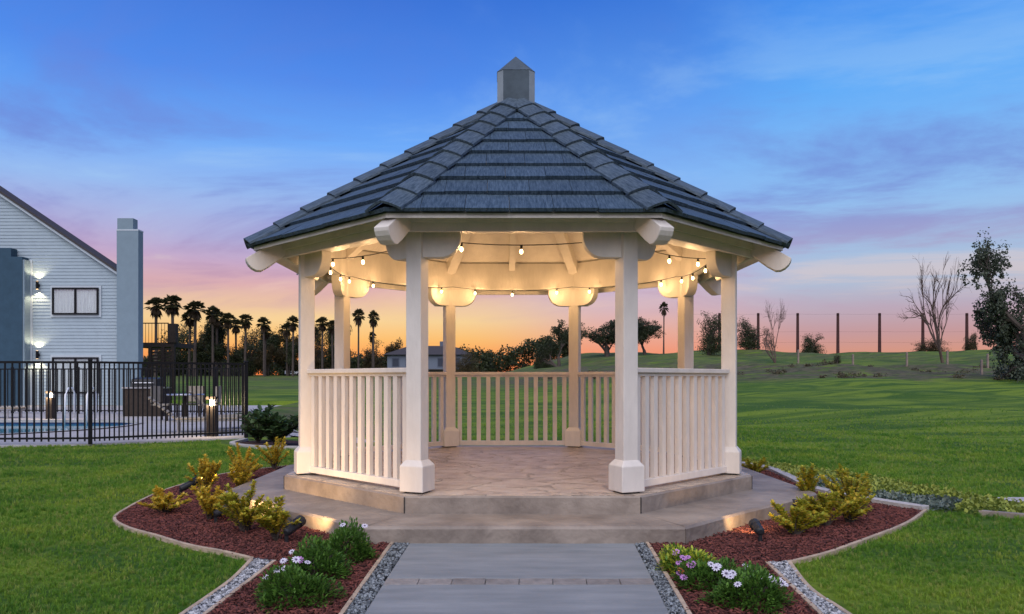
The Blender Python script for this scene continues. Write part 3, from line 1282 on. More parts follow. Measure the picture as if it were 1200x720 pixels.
def build_rails():
    zt = EYE + .0405 * R
    base = (GX, GY)
    bal_me = MB().box(-.0275, -.019, 0, .0275, .019, zt - .045 - (FLOOR + .075)).mesh('baluster')
    bal_me.materials.append(white)
    for i in range(1, 8):
        al, out = side_frame(i)
        ap = R * math.cos(rad(22.5))
        half = R * math.sin(rad(22.5)) - .078
        M = Matrix((al, out, Vector((0, 0, 1)))).transposed().to_4x4()
        M.translation = out * ap
        rl = share('railing', MB().box(-half, -.048, zt - .04, half, .048, zt).mesh('railing'), gaz, M)
        rl.data.materials.append(white)
        bv = rl.modifiers.new('bevel', 'BEVEL')
        bv.width = .006
        bv.segments = 2
        MB().box(-half, -.022, zt - .066, half, .022, zt - .0405).build('upper_rail', white, rl)
        MB().box(-half, -.032, FLOOR + .022, half, .032, FLOOR + .082).build('bottom_rail', white, rl, bevel=.004)
        n = 12
        for k in range(n):
            x = -half + (k + .5) * (2 * half) / n
            # balusters stop between the rails
            share('baluster', bal_me, rl, Matrix.Translation((x, 0, FLOOR + .0825)) @ Matrix.Scale((zt - .0665 - FLOOR - .0825) / (zt - .045 - FLOOR - .075), 4, (0, 0, 1)))


build_posts()
build_frame()
build_roof()
build_finial()
build_rails()


# ------------------------------------------------------------------ string lights
def build_strings():
    st = thing('string_lights', 'string of warm round bulbs strung inside the gazebo eaves', 'string lights', (GX, GY, 0))
    zs = [EYE + .522 * R, EYE + .522 * R, EYE + .53 * R, EYE + .545 * R, EYE + .552 * R, EYE + .552 * R, EYE + .545 * R, EYE + .53 * R]
    rr = R * .935
    sock_me = MB().lathe([(.004, 0), (.010, -.005), (.011, -.031), (.008, -.036)], 8).mesh('socket')
    sock_me.materials.append(darkplastic)
    bul_me = MB().lathe([(.006, -.032), (.009, -.039), (.0135, -.050), (.014, -.058), (.010, -.069), (.003, -.073)], 10).mesh('bulb', True)
    bul_me.materials.append(bulbm)
    pts = []
    acc, nxt = 0, .25
    bulbs = []
    for i in range(8):
        a = vdir(i) * rr + Vector((0, 0, zs[i]))
        b = vdir(i + 1) * rr + Vector((0, 0, zs[(i + 1) % 8]))
        n = 16
        for k in range(n):
            t = k / n
            p = a.lerp(b, t)
            p.z -= .05 * 4 * t * (1 - t)
            if pts:
                acc += (p - pts[-1]).length
                if acc >= nxt:
                    bulbs.append(p)
                    nxt += .52
            pts.append(p)
    pts.append(pts[0])
    MB().tube(pts, .0042, 5).build('wire', darkplastic, st)
    ld = bpy.data.lights.new('bulb_light', 'POINT')
    ld.energy = 2.8
    ld.color = (1, .60, .28)
    ld.shadow_soft_size = .03
    for p in bulbs:
        s = share('socket', sock_me, st, Matrix.Translation(p))
        share('bulb', bul_me, s)
        lo = bpy.data.objects.new('bulb_light', ld)
        link(lo, s)
        lo.location = Vector((-p.x, -p.y, 0)).normalized() * .07 + Vector((0, 0, -.062))


build_strings()


# ------------------------------------------------------------------ leaf builders
LEAF_V = np.array([(0, 0, 0), (.22, .35, .05), (.20, .7, .06), (0, 1, 0), (-.20, .7, .06), (-.22, .35, .05), (0, .5, -.03)])
LEAF_F = np.array([(0, 1, 6), (1, 2, 6), (2, 3, 6), (3, 4, 6), (4, 5, 6), (5, 0, 6)])
CARD_V = np.array([(0, 0, 0), (.3, .5, .05), (0, 1, 0), (-.3, .5, .05)])
CARD_F = np.array([(0, 1, 3), (1, 2, 3)])


def orient(D, rng, roll=True):
    """rotation matrices whose local y follows D (n,3)"""
    D = D / np.linalg.norm(D, axis=1, keepdims=True)
    ref = rng.normal(size=D.shape) if roll else np.tile([0, 0, 1.0], (len(D), 1))
    x = np.cross(D, ref)
    x /= np.linalg.norm(x, axis=1, keepdims=True) + 1e-9
    z = np.cross(x, D)
    return np.stack([x, D, z], -1)


def shrub(name, loc, label, cat, h, spread, nst, seed, mats, leaf=.037, group=None, per=26, tipbias=1.25, up=1.0):
    """upright-stemmed broadleaf shrub: stems plus whorls of leaves, young leaves (mats[0]) towards the tips"""
    rng = np.random.default_rng(seed)
    x, y = loc
    t = thing(name, label, cat, (x, y, hz(x, y) + .012), rng.uniform(0, 6), group)
    st = MB()
    LP, LD, LM = [], [], []
    for s in range(nst):
        a = rng.uniform(0, 2 * PI)
        r = spread * math.sqrt(rng.uniform(.02, 1))
        top = Vector((r * math.cos(a), r * math.sin(a), h * rng.uniform(.5, 1.0) * (1 - .35 * (r / spread) ** 2)))
        mid = Vector((top.x * .35, top.y * .35, top.z * .5))
        st.tube([(0, 0, -.02), mid, top], [.007, .005, .0025], 5)
        nl = int(3.4 * per * (.6 + .8 * top.z / h))
        tt = rng.uniform(.12, 1.0, nl) ** (1 / tipbias)
        for q in tt:
            p = (mid * (1 - (q - .3) / .7) + top * ((q - .3) / .7)) if q > .3 else mid * (q / .3)
            LP.append((p.x, p.y, p.z))
            b = rng.uniform(0, 2 * PI)
            el = rng.uniform(-.2, 1.0) * up
            LD.append((math.cos(b) * math.cos(el), math.sin(b) * math.cos(el), math.sin(el) + .05))
            pr = .35 + .75 * q * (top.z / h)
            LM.append(0 if rng.uniform() < pr * .8 else (1 if rng.uniform() < .65 else 2))
    LP, LD, LM = np.array(LP), np.array(LD), np.array(LM)
    k = len(LP)
    sc = (leaf * rng.uniform(.6, 1.25, k))[:, None] * np.array([[1.15, 1, 1.3]])
    V, F = instanced(LEAF_V, LEAF_F, LP, orient(LD, rng, False), sc)
    me = np_mesh('foliage', V, F, np.repeat(np.clip(LM, 0, len(mats) - 1), len(LEAF_F)))
    for m in mats:
        me.materials.append(m)
    mesh_obj('foliage', me, [], t)
    st.build('stem', barkm, t)
    return t


GM = [lf_yel, lf_yel, lf_yg]
GM2 = [lf_yg, lf_yel, lf_yg]
gl = 'golden shrubs in the left bed'
gr_ = 'golden shrubs in the right bed'
shrub('golden_shrub', (-2.90, 6.62), 'low golden-leaved shrub alone at the left tip of the mulch bed', 'shrub', .24, .24, 16, 1, GM, group=gl)
shrub('golden_shrub', (-2.93, 7.62), 'tall golden shrub beside the rearmost black spotlight', 'shrub', .50, .20, 20, 2, GM, group=gl)
shrub('golden_shrub', (-2.62, 7.75), 'golden shrub against the left corner of the platform', 'shrub', .40, .16, 14, 3, GM, group=gl)
shrub('golden_shrub', (-2.93, 8.75), 'upright golden shrub behind the left platform corner', 'shrub', .46, .22, 17, 4, GM, group=gl)
shrub('golden_shrub', (-2.85, 9.75), 'golden shrub at the back end of the left bed', 'shrub', .48, .24, 16, 5, GM, group=gl)
shrub('golden_shrub', (-2.38, 6.26), 'rounded golden shrub between lone shrub and tilted spotlight', 'shrub', .34, .20, 18, 6, GM, group=gl)
shrub('golden_shrub', (-1.93, 5.80), 'bushy yellow-green shrub in front of the dark rock', 'shrub', .40, .24, 24, 7, GM2, group=gl)
shrub('golden_shrub', (-1.60, 5.50), 'yellow-green shrub touching the nearest left spotlight', 'shrub', .36, .18, 16, 8, GM2, group=gl)
shrub('golden_shrub', (3.05, 9.0), 'small golden shrub behind the right platform corner', 'shrub', .28, .24, 15, 9, GM2, group=gr_)
shrub('golden_shrub', (2.93, 7.15), 'thin upright golden shrub at the right platform corner', 'shrub', .42, .14, 14, 10, GM2, group=gr_)
shrub('golden_shrub', (2.22, 5.68), 'low spreading yellow-green shrub nearest the right spotlight', 'shrub', .28, .24, 22, 11, GM2, group=gr_)
shrub('golden_shrub', (2.60, 6.02), 'broad yellow-green shrub in the middle of the right bed', 'shrub', .34, .26, 24, 12, GM2, group=gr_)
shrub('golden_shrub', (3.08, 6.60), 'tall leggy yellow-green shrub near the right concrete curb', 'shrub', .56, .26, 22, 13, GM2, group=gr_)
shrub('golden_shrub', (2.85, 6.15), 'compact yellow-green shrub below the leggy shrub', 'shrub', .34, .2, 16, 14, GM2, group=gr_)


def flower_mesh(name, m, r=.022, petals=9):
    mb = MB()
    for k in range(petals):
        a = 2 * PI * k / petals
        M = Matrix.Rotation(a, 4, 'Z')
        pts = [(.2 * r, 0, .002), (.6 * r, .22 * r, .004), (1.0 * r, .12 * r, .001), (1.0 * r, -.12 * r, .001), (.6 * r, -.22 * r, .004)]
        mb.add([M @ Vector(p) for p in pts], [(0, 4, 3, 2, 1)], 0)
    mb.lathe([(.26 * r, 0), (.24 * r, .004), (.1 * r, .006)], 7, mi=1)
    me = mb.mesh(name)
    me.materials.append(m)
    me.materials.append(pcent)
    return me


FLW = flower_mesh('flower', petw, .023)
FLP = flower_mesh('flower', petp, .022)
FLO = flower_mesh('flower', peto, .022)


def daisy_bush(loc, label, h, rx, ry, n, seed, mats, flowers, group):
    rng = np.random.default_rng(seed)
    x, y = loc
    t = thing('daisy_bush', label, 'flower bush', (x, y, hz(x, y) + .012), 0, group)
    # leaves on the shell and inside of an uneven dome
    D = rng.normal(size=(n, 3))
    D[:, 2] = np.abs(D[:, 2])
    D /= np.linalg.norm(D, axis=1, keepdims=True)
    lump = 1 + .16 * np.sin(D[:, 0] * 5 + seed) + .14 * np.sin(D[:, 1] * 6 + D[:, 2] * 4 + seed * 2)
    q = rng.uniform(.45, 1, n) ** .6 * lump
    P = D * q[:, None] * np.array([[rx, ry, h]])
    dd = D * np.array([[1, 1, .7]]) + rng.normal(0, .5, (n, 3)) + np.array([[0, 0, .35]])
    sc = (rng.uniform(.022, .038, n))[:, None] * np.array([[.9, 1, 1]])
    V, F = instanced(LEAF_V, LEAF_F, P, orient(dd, rng, False), sc)
    mi = rng.choice(len(mats), n, p=[.6, .4] if len(mats) == 2 else None)
    me = np_mesh('foliage', V, F, np.repeat(mi, len(LEAF_F)))
    for m in mats:
        me.materials.append(m)
    mesh_obj('foliage', me, [], t)
    st = MB()
    for k in range(9):
        a = rng.uniform(0, 6.28)
        st.tube([(0, 0, -.02), (rx * .5 * math.cos(a), ry * .5 * math.sin(a), h * .7)], [.006, .003], 5)
    st.build('stem', barkm, t)
    for me_, fx, fy, fz in flowers:
        M = Matrix.Translation((fx, fy, fz)) @ Matrix.Rotation(rng.uniform(.2, .8), 4, 'X') @ Matrix.Rotation(rng.uniform(-.4, .4), 4, 'Y') @ Matrix.Rotation(rng.uniform(0, 3), 4, 'Z') @ Matrix.Scale(rng.uniform(.85, 1.15), 4)
        share('flower', me_, t, M)
    return t


def dome_fl(me, n, rx, ry, h, seed, amin=-2.8, amax=-.3, out=1.12):
    rng = random.Random(seed)
    r = []
    for k in range(n):
        a = rng.uniform(amin, amax)
        e = rng.uniform(.35, 1.25)
        r.append((me, rx * out * math.cos(a) * math.cos(e), ry * out * math.sin(a) * math.cos(e), h * out * math.sin(e)))
    return r


dg = 'daisy bushes beside the path'
lf_bright = leafmat('leaf_bright_green', (.07, .17, .025), (.16, .32, .045), .3, scale=14)
lf_spotlit = leafmat('leaf_spotlit', (.30, .36, .03), (.62, .66, .08), .3, scale=14)  # the spotlight's yellow light is put into this leaf colour
GR2 = [lf_grn, lf_bright]
daisy_bush((-.99, 4.98), 'round green bush with two pale flowers against the platform', .21, .20, .17, 2400, 1, GR2, [(FLW, -.02, -.02, .235), (FLW, .12, .0, .225)], dg)
daisy_bush((-1.10, 4.60), 'green bush with lilac-white daisies at its left side', .20, .20, .17, 2400, 2, GR2, dome_fl(FLW, 3, .2, .17, .2, 4, 2.7, 3.9) + dome_fl(FLP, 1, .2, .17, .2, 9, -2.4, -1.4), dg)
daisy_bush((-1.12, 4.18), 'leafy green bush with white daisies by the left gravel strip', .17, .22, .18, 2600, 3, GR2, dome_fl(FLW, 3, .22, .18, .17, 14, 2.0, 4.2) + [(FLW, -.02, .12, .2), (FLW, .05, .1, .19)], dg)
daisy_bush((1.17, 4.72), 'flower bush with spotlit yellow-green leaf colour, edged with purple daisies', .14, .17, .12, 1700, 4, [lf_spotlit, lf_bright], dome_fl(FLP, 5, .17, .12, .14, 21, -2.6, -1.4), dg)
daisy_bush((1.24, 4.42), 'green bush with purple and orange flowers on its left', .14, .18, .14, 1900, 5, GR2, dome_fl(FLP, 6, .18, .14, .14, 31, 2.6, 4.0) + dome_fl(FLO, 2, .18, .14, .14, 33, 2.3, 3.0) + dome_fl(FLW, 3, .18, .14, .14, 35, -2.0, -1.0), dg)
daisy_bush((1.44, 4.46), 'low green clump topped with many white daisies', .07, .15, .12, 900, 6, GR2, dome_fl(FLW, 9, .15, .12, .08, 41, 0, 6.2, 1.3), dg)
daisy_bush((1.38, 4.12), 'green bush with a white daisy cluster by the right gravel strip', .17, .22, .17, 2600, 7, GR2, dome_fl(FLW, 6, .22, .17, .15, 51, -.6, .6) + dome_fl(FLW, 4, .22, .17, .17, 53, 1.5, 4.2), dg)


# ------------------------------------------------------------------ landscape spotlights and rock
def spot_thing(loc, aim, label, power=14, cone=70):
    x, y = loc
    z = hz(x, y) + .012
    t = thing('garden_spotlight', label, 'spotlight', (x, y, z), 0, 'black garden spotlights')
    d = (Vector(aim) - Vector((x, y, z + .12))).normalized()
    q = Vector((0, 0, 1)).rotation_difference(d)
    Mh = Matrix.Translation((0, 0, .085)) @ q.to_matrix().to_4x4()
    MB().lathe([(.010, -.08), (.014, 0), (.014, .06), (.02, .075)], 8).build('stake', darkplastic, t)
    h = MB().lathe([(.018, -.01), (.030, .0), (.034, .03), (.034, .13), (.041, .135), (.041, .185), (.034, .185), (.034, .16)], 14, M=Mh).build('housing', darkplastic, t, smooth=False)
    MB().lathe([(.033, .158), (.033, .162)], 14, M=Mh).build('lens', glassl, h)
    ld = bpy.data.lights.new('spot_light', 'SPOT')
    ld.energy = power
    ld.spot_size = rad(cone)
    ld.spot_blend = .6
    ld.color = (1, .62, .28)
    ld.shadow_soft_size = .02
    lo = bpy.data.objects.new('spot_light', ld)
    link(lo, t)
    lo.location = Vector((0, 0, .085)) + d * .18
    lo.rotation_euler = d.to_track_quat('-Z', 'Y').to_euler()


spot_thing((-1.50, 5.40), (-1.25, 6.05, .35), 'black spotlight tilted towards the steps beside a yellow-green shrub', 17, 105)
spot_thing((-2.27, 6.12), (-1.7, 6.9, .45), 'black spotlight standing between two golden shrubs', 42, 110)
spot_thing((-3.14, 7.53), (-2.5, 8.0, .5), 'black spotlight at the back of the left bed edging', 36, 110)
spot_thing((1.88, 5.42), (1.95, 6.15, .22), 'black upright spotlight alone in the right mulch bed', 11, 110)
spot_thing((2.72, 6.55), (2.35, 6.85, .12), 'black spotlight hidden among the right yellow-green shrubs', 24, 110)


def rock(loc, s, label, seed):
    rng = np.random.default_rng(seed)
    V = ICO_V * (1 + rng.uniform(-.18, .18, (12, 1)))
    me = np_mesh('rock', V * np.array([s]), ICO_F)
    o = mesh_obj('rock', me, rockm)
    o.location = (*loc, hz(*loc) + s[2] * .45)
    sb = o.modifiers.new('sub', 'SUBSURF')
    sb.levels = sb.render_levels = 1
    tag(o, label, 'rock')


rock((-1.72, 6.02), (.13, .1, .09), 'dark rounded rock between shrubs and the lower step', 4)


# ------------------------------------------------------------------ grass
def grass():
    rng = np.random.default_rng(21)
    # a tuft of bent blades
    TV, TF = [], []
    for k in range(9):
        a = rng.uniform(0, 2 * PI)
        r = rng.uniform(0, .022)
        bx, by = r * math.cos(a), r * math.sin(a)
        le = rng.uniform(.028, .055)
        b = rng.uniform(0, 2 * PI)
        lean = rng.uniform(.1, .8)
        w = .0021
        px, py = -math.sin(b) * w, math.cos(b) * w
        m = (bx + math.cos(b) * le * .5 * lean * .4, by + math.sin(b) * le * .5 * lean * .4, le * .55)
        e = (bx + math.cos(b) * le * lean, by + math.sin(b) * le * lean, le * (1 - .3 * lean))
        i = len(TV)
        TV += [(bx - px, by - py, -.004), (bx + px, by + py, -.004), (m[0] + px * .8, m[1] + py * .8, m[2]), (m[0] - px * .8, m[1] - py * .8, m[2]), e]
        TF += [(i, i + 1, i + 2, i + 3), (i + 3, i + 2, i + 4)]
    me = bpy.data.meshes.new('grass_tuft')
    me.from_pydata(TV, [], TF)
    me.materials.append(bladem)
    tuft = bpy.data.objects.new('grass_tuft', me)

    def zone(name, x0, x1, y0, y1, label, near, avoid):
        n = int((x1 - x0) * (y1 - y0) * near)
        X = rng.uniform(x0, x1, n)
        Y = rng.uniform(y0, y1, n)
        d = np.hypot(X, Y)
        keep = rng.uniform(size=n) < np.clip((4.6 / d) ** 1.5, 0, 1) * sstep(27, 11, d)
        keep &= (np.abs(X + .018 * Y) < .70 * Y + .6)
        for a in avoid:
            keep &= ~in_poly(X, Y, a)
        X, Y, d = X[keep], Y[keep], d[keep]
        pm = bpy.data.meshes.new(name)
        n = len(X)
        pm.vertices.add(n)
        pm.vertices.foreach_set('co', np.stack([X, Y, hgt(X, Y)], -1).astype(np.float32).ravel())
        patch = .82 + .22 * np.sin(X * 2.1 + np.sin(Y * 1.7) * 1.4) * np.sin(Y * 1.9 + 1) + rng.normal(0, .12, n)
        sc = np.clip(patch, .5, 1.5) * np.clip((d / 5.5) ** .5, .8, 1.5) * .78
        a1 = pm.attributes.new('scl', 'FLOAT', 'POINT')
        a1.data.foreach_set('value', sc.astype(np.float32))
        rot = np.stack([rng.normal(0, .12, n), rng.normal(0, .12, n), rng.uniform(0, 2 * PI, n)], -1)
        a2 = pm.attributes.new('rot', 'FLOAT_VECTOR', 'POINT')
        a2.data.foreach_set('vector', rot.astype(np.float32).ravel())
        o = bpy.data.objects.new(name, pm)
        link(o)
        tag(o, label, 'grass', kind='stuff')
        ng = bpy.data.node_groups.new('grass_scatter', 'GeometryNodeTree')
        ng.interface.new_socket('Geometry', in_out='INPUT', socket_type='NodeSocketGeometry')
        ng.interface.new_socket('Geometry', in_out='OUTPUT', socket_type='NodeSocketGeometry')
        N, L = ng.nodes, ng.links
        gi, go = N.new('NodeGroupInput'), N.new('NodeGroupOutput')
        inst = N.new('GeometryNodeInstanceOnPoints')
        oi = N.new('GeometryNodeObjectInfo')
        oi.inputs['Object'].default_value = tuft
        at = N.new('GeometryNodeInputNamedAttribute')
        at.data_type = 'FLOAT'
        at.inputs['Name'].default_value = 'scl'
        ar = N.new('GeometryNodeInputNamedAttribute')
        ar.data_type = 'FLOAT_VECTOR'
        ar.inputs['Name'].default_value = 'rot'
        L.new(gi.outputs[0], inst.inputs['Points'])
        L.new(oi.outputs['Geometry'], inst.inputs['Instance'])
        L.new(at.outputs['Attribute'], inst.inputs['Scale'])
        L.new(ar.outputs['Attribute'], inst.inputs['Rotation'])
        L.new(inst.outputs[0], go.inputs[0])
        mo = o.modifiers.new('scatter', 'NODES')
        mo.node_group = ng
        print(name, n)

    av = [BED_L, BED_R, GRAV_L, GRAV_R, GCOVER, PLATFORM, POOL_DECK, [(-.9, 5.7), (-.9, 2), (1.1, 2), (1.1, 5.7)],
          [(-1.6, 5.0), (-1.72, 3.0), (-.6, 3), (-.6, 5.6)], [(1.9, 4.9), (1.88, 3.0), (.9, 3), (.9, 5.6)], [(4.62, 7.45), (9, 6.9), (9, 5.4), (4.6, 6.9)],
          [(-5.3, 14.6), (-4.9, 13.4), (-3.0, 12.5), (-2.5, 13.5), (-2.6, 18), (-7, 30), (-9, 30), (-4.8, 17)]]
    zone('grass_blades', -10.5, -1.2, 3.2, 14.5, 'short mown grass blades of the lawn left of the gazebo', 1500, av)
    zone('grass_blades', 1.2, 19, 3.2, 26, 'short mown grass blades of the lawn right of the gazebo', 1500, av)
    zone('grass_blades', -5, 2.2, 10.8, 26, 'short mown grass blades of the lawn behind the gazebo', 500, av)


grass()


def ground_cover():
    rng = np.random.default_rng(31)
    X, Y = scatter(GCOVER, 16000, rng)
    k = len(X)
    P = np.stack([X, Y, hgt(X, Y) + rng.uniform(.005, .06, k)], -1)
    D = rng.normal(size=(k, 3))
    D[:, 2] = np.abs(D[:, 2]) + .3
    sc = rng.uniform(.025, .05, k)[:, None] * np.array([[1.5, 1, 1]])
    V, F = instanced(LEAF_V, LEAF_F, P, orient(D, rng, False), sc)
    lime = (X - 3.4) * .9 + (Y - 7.4) * .35 + .25 * np.sin(Y * 5) > .55
    me = np_mesh('ground_cover', V, F, np.repeat(lime.astype(np.int32), len(LEAF_F)))
    o = mesh_obj('ground_cover', me, [lf_gc1, lf_gc2])
    tag(o, 'low grey-green and lime ground cover behind the right curb', 'ground cover', kind='stuff')


ground_cover()
tag(MB().loft([[(4.62, 7.42, .0), (5.0, 7.0, -.0), (9, 6.4, .0), (9, 7.5, .0)], [(4.62, 7.42, .03), (5.0, 7.0, .03), (9, 6.4, .03), (9, 7.5, .03)]]).build('concrete_walk', curbm),
    'pale concrete walk end beside the lime ground cover', 'walkway', kind='structure')


# ------------------------------------------------------------------ small bed with oleanders, pale wash path
SMALLBED = [(-4.75, 14.3), (-4.7, 13.45), (-4.0, 12.85), (-3.2, 12.7), (-2.2, 12.6), (-2.3, 13.6), (-3.5, 14.2), (-4.3, 14.6)]
tag(sheet('mulch_bed', SMALLBED, .014, soil), 'small mulch bed below the oleanders at the pool fence corner', 'mulch bed', kind='structure')
edging('concrete_curb', [(-4.75, 14.35), (-4.72, 13.5), (-4.1, 12.9), (-3.3, 12.72), (-2.2, 12.6)], .09, .06, curbm, 'pale concrete curb round the oleander bed', 'curb')
WASH = [(-2.6, 13.6), (-3.6, 14.3), (-4.35, 16), (-5.2, 18.5), (-6.8, 22), (-9.2, 27.5), (-8.8, 28), (-6.2, 22.4), (-4.6, 18.8), (-3.5, 16), (-2.2, 14)]
washm = mat('dry_wash', (.26, .25, .25), .9, .3, 5, .5, 20, col2=(.42, .40, .39))
tag(sheet('wash_path', WASH, .03, washm, .4), 'pale dry gravel wash winding away behind the oleanders', 'path', kind='structure')


def oleander(loc, label, h, sp, n, seed):
    return shrub('oleander', loc, label, 'shrub', h, sp, n, seed, [lf_ole, lf_ole, lf_dark], leaf=.14, per=9, tipbias=1.0, group='oleanders by the pool fence corner')


oleander((-3.85, 13.25), 'broad dark oleander in the small bed left of the gazebo', .72, .50, 30, 61)
oleander((-4.4, 13.95), 'dark oleander close to the pool fence corner post', .75, .40, 22, 62)
oleander((-3.15, 13.3), 'smaller oleander half hidden behind the left gazebo post', .60, .32, 18, 63)


# ------------------------------------------------------------------ pool area
def pool_area():
    pool = [(-14, 15.0), (-10.86, 15.02), (-10.26, 15.65), (-9.68, 16.46), (-9.23, 17.36), (-9.1, 18.4), (-9.3, 19.6), (-9.83, 20.6), (-10.4, 20.97), (-15.16, 20.97), (-26, 20.97), (-26, 15.0)]
    import mathutils.geometry as mg
    z = .03
    n0, n1 = len(POOL_DECK), len(pool)
    allp = [Vector(p) for p in POOL_DECK] + [Vector(p) for p in pool]
    ed = [(i, (i + 1) % n0) for i in range(n0)] + [(n0 + i, n0 + (i + 1) % n1) for i in range(n1)]
    vo, eo, fo, *_ = mg.delaunay_2d_cdt(allp, ed, [], 0, 1e-4)
    keep = []
    for f in fo:
        c = sum((vo[i] for i in f), Vector((0, 0))) / len(f)
        X, Y = np.array([c.x]), np.array([c.y])
        if in_poly(X, Y, POOL_DECK)[0] and not in_poly(X, Y, pool)[0]:
            keep.append(f)
    mb = MB().add([(v.x, v.y, z) for v in vo], keep)
    for i in range(n0):
        a, b = POOL_DECK[i], POOL_DECK[(i + 1) % n0]
        mb.add([(*a, z), (*b, z), (*b, z - .7), (*a, z - .7)], [(0, 1, 2, 3)])
    d = mb.build('pool_deck', deckm)
    tag(d, 'pale concrete deck round the swimming pool', 'pool deck', kind='structure')
    w = MB().add([(*p, -.07) for p in pool], [tuple(range(n1))]).build('pool_water', waterm)
    tag(w, 'blue water of the swimming pool behind the fence', 'water', kind='structure')
    bs = MB()
    for i in range(n1):
        a, b = pool[i], pool[(i + 1) % n1]
        bs.add([(*a, -.02), (*b, -.02), (*b, -.22), (*a, -.22)], [(0, 1, 2, 3)], 1)
        bs.add([(*a, -.22), (*b, -.22), (*b, -1.3), (*a, -1.3)], [(0, 1, 2, 3)], 0)
    bs.add([(*p, -1.3) for p in pool], [tuple(range(n1))], 0)
    b = bs.build('pool_basin', [poolin, tilewater])
    tag(b, 'plastered pool basin with a dark tile line', 'pool', kind='structure')
    cr = MB()
    cen = Vector((-16, 18))
    for i in range(n1):
        a, b2 = Vector(pool[i]), Vector(pool[(i + 1) % n1])
        dd = (b2 - a).normalized()
        nn = Vector((dd.y, -dd.x)) * .15
        cr.add([(a.x, a.y, z - .05), (b2.x, b2.y, z - .05), (b2.x, b2.y, z + .025), (a.x, a.y, z + .025), (a.x + nn.x, a.y + nn.y, z + .025), (b2.x + nn.x, b2.y + nn.y, z + .025)],
               [(0, 1, 2, 3), (3, 2, 5, 4)])
    tag(cr.build('pool_coping', curbm), 'pale coping along the edge of the pool', 'coping', kind='structure')


pool_area()


def fence_run(name, pts, spacings, h, label, group=None, post_every=None, zb=.03):
    t = thing(name, label, 'fence', (*pts[0], 0), 0, group)
    ox, oy = pts[0]
    pk = MB().box(-.0115, -.0115, .05, .0115, .0115, h - .03).mesh('picket')
    pk.materials.append(blackm)
    ps = MB().box(-.032, -.032, 0, .032, .032, h + .02)
    ps.loft([[(-.04, -.04, h + .02), (.04, -.04, h + .02), (.04, .04, h + .02), (-.04, .04, h + .02)], [(-.03, -.03, h + .045), (.03, -.03, h + .045), (.03, .03, h + .045), (-.03, .03, h + .045)]])
    ps = ps.mesh('post')
    ps.materials.append(blackm)
    for j in range(len(pts) - 1):
        a, b = Vector(pts[j]), Vector(pts[j + 1])
        L = (b - a).length
        d = (b - a).normalized()
        ang = math.atan2(d.y, d.x)
        M = Matrix.Translation((a.x - ox, a.y - oy, zb)) @ Matrix.Rotation(ang, 4, 'Z')
        for z0, z1 in ((.09, .125), (h - .04, h), (h - .17, h - .14)):
            if z0 > .5 and z1 < h - .1:
                continue
            share('rail', MB().box(.032, -.016, z0, L - .032, .016, z1).mesh('rail'), t, M).data.materials.append(blackm)
        sp = spacings[j]
        n = int((L - .064) / sp)
        for k in range(1, n + 1):
            x = .032 + (k - .5) * (L - .064) / n
            share('picket', pk, t, M @ Matrix.Translation((x, 0, 0)))
        share('post', ps, t, M)
        if post_every:
            q = post_every
            while q < L - .5:
                share('post', ps, t, M @ Matrix.Translation((q, .034, 0)))
                q += post_every
        if j == len(pts) - 2:
            share('post', ps, t, M @ Matrix.Translation((L, 0, 0)))
    return t


fence_run('pool_fence', [(-10.2, 13.2), (-7.2, 13.42), (-4.95, 14.95)], [.119, .078], 1.47, 'black metal picket fence between lawn and pool')
fence_run('pool_fence', [(-21, 26.0), (-8.15, 24.3)], [.13], 1.5, 'far black picket fence across the back of the pool deck', post_every=2.4)
fence_run('pool_fence', [(-5.0, 15.1), (-8.1, 24.2)], [.2], 1.47, 'black picket fence running from the corner post to the far fence', post_every=2.3)


def bollard(loc, label):
    t = thing('bollard_light', label, 'bollard light', (*loc, .03), 0, 'bollard lights on the pool deck')
    MB().box(-.09, -.09, 0, .09, .09, .62).build('post', dwood, t, bevel=.006)
    h = MB().box(-.095, -.095, .74, .095, .095, .80).build('cap', dwood, t)
    MB().lathe([(.045, .622), (.05, .66), (.045, .738)], 10).build('lamp', bulb2, t)
    ld = bpy.data.lights.new('lamp_light', 'POINT')
    ld.energy = 26
    ld.color = (1, .76, .48)
    ld.shadow_soft_size = .06
    lo = bpy.data.objects.new('lamp_light', ld)
    link(lo, t)
    lo.location = (0, -.16, .69)


bulb2 = mat('bollard_glow', (1, .9, .7), .3, emit=(1, .80, .52), estr=40)
bollard((-5.75, 15.3), 'dark wooden bollard light just behind the pool fence by the loungers')
bollard((-12.9, 21.9), 'dark wooden bollard light on the far side of the pool')


def handrail(x, y, label):
    t = thing('pool_handrail', label, 'handrail', (x, y, .03), 0, 'white pool handrails')
    MB().tube([(0, .0, -.05), (0, 0, .75), (.0, -.1, .9), (0, -.3, .9), (0, -.45, .72), (0, -.5, -.1)], .025, 8).build('rail', metalw, t, smooth=True)
    MB().lathe([(.05, .0), (.05, .02), (.03, .03)], 10).build('flange', metalw, t)


handrail(-11.9, 21.35, 'white bent pool handrail nearer the far bollard light')
handrail(-11.3, 21.35, 'white bent pool handrail nearer the barbecue grill')


def lounger(loc, rz, label, back=.6):
    t = thing('lounge_chair', label, 'lounge chair', (*loc, .03), rz, 'lounge chairs on the pool deck')
    MB().box(-.3, -.9, .28, .3, .35, .32).build('seat', cushm, t, bevel=.01)
    M = Matrix.Translation((0, .35, .30)) @ Matrix.Rotation(back, 4, 'X')
    for k in range(8):
        MB().box(-.3, .03 + k * .09, -.015, .3, .09 + k * .09, .015, M).build('slat', cushm, t)
    fr = MB()
    for s in (-.32, .32):
        fr.box(s - .02, -.92, .24, s + .02, .4, .28)
    fr.build('frame', metalg, t)
    for s in (-.32, .32):
        for yy in (-.75, .3):
            MB().box(s - .02, yy - .02, 0, s + .02, yy + .02, .24).build('leg', metalg, t)


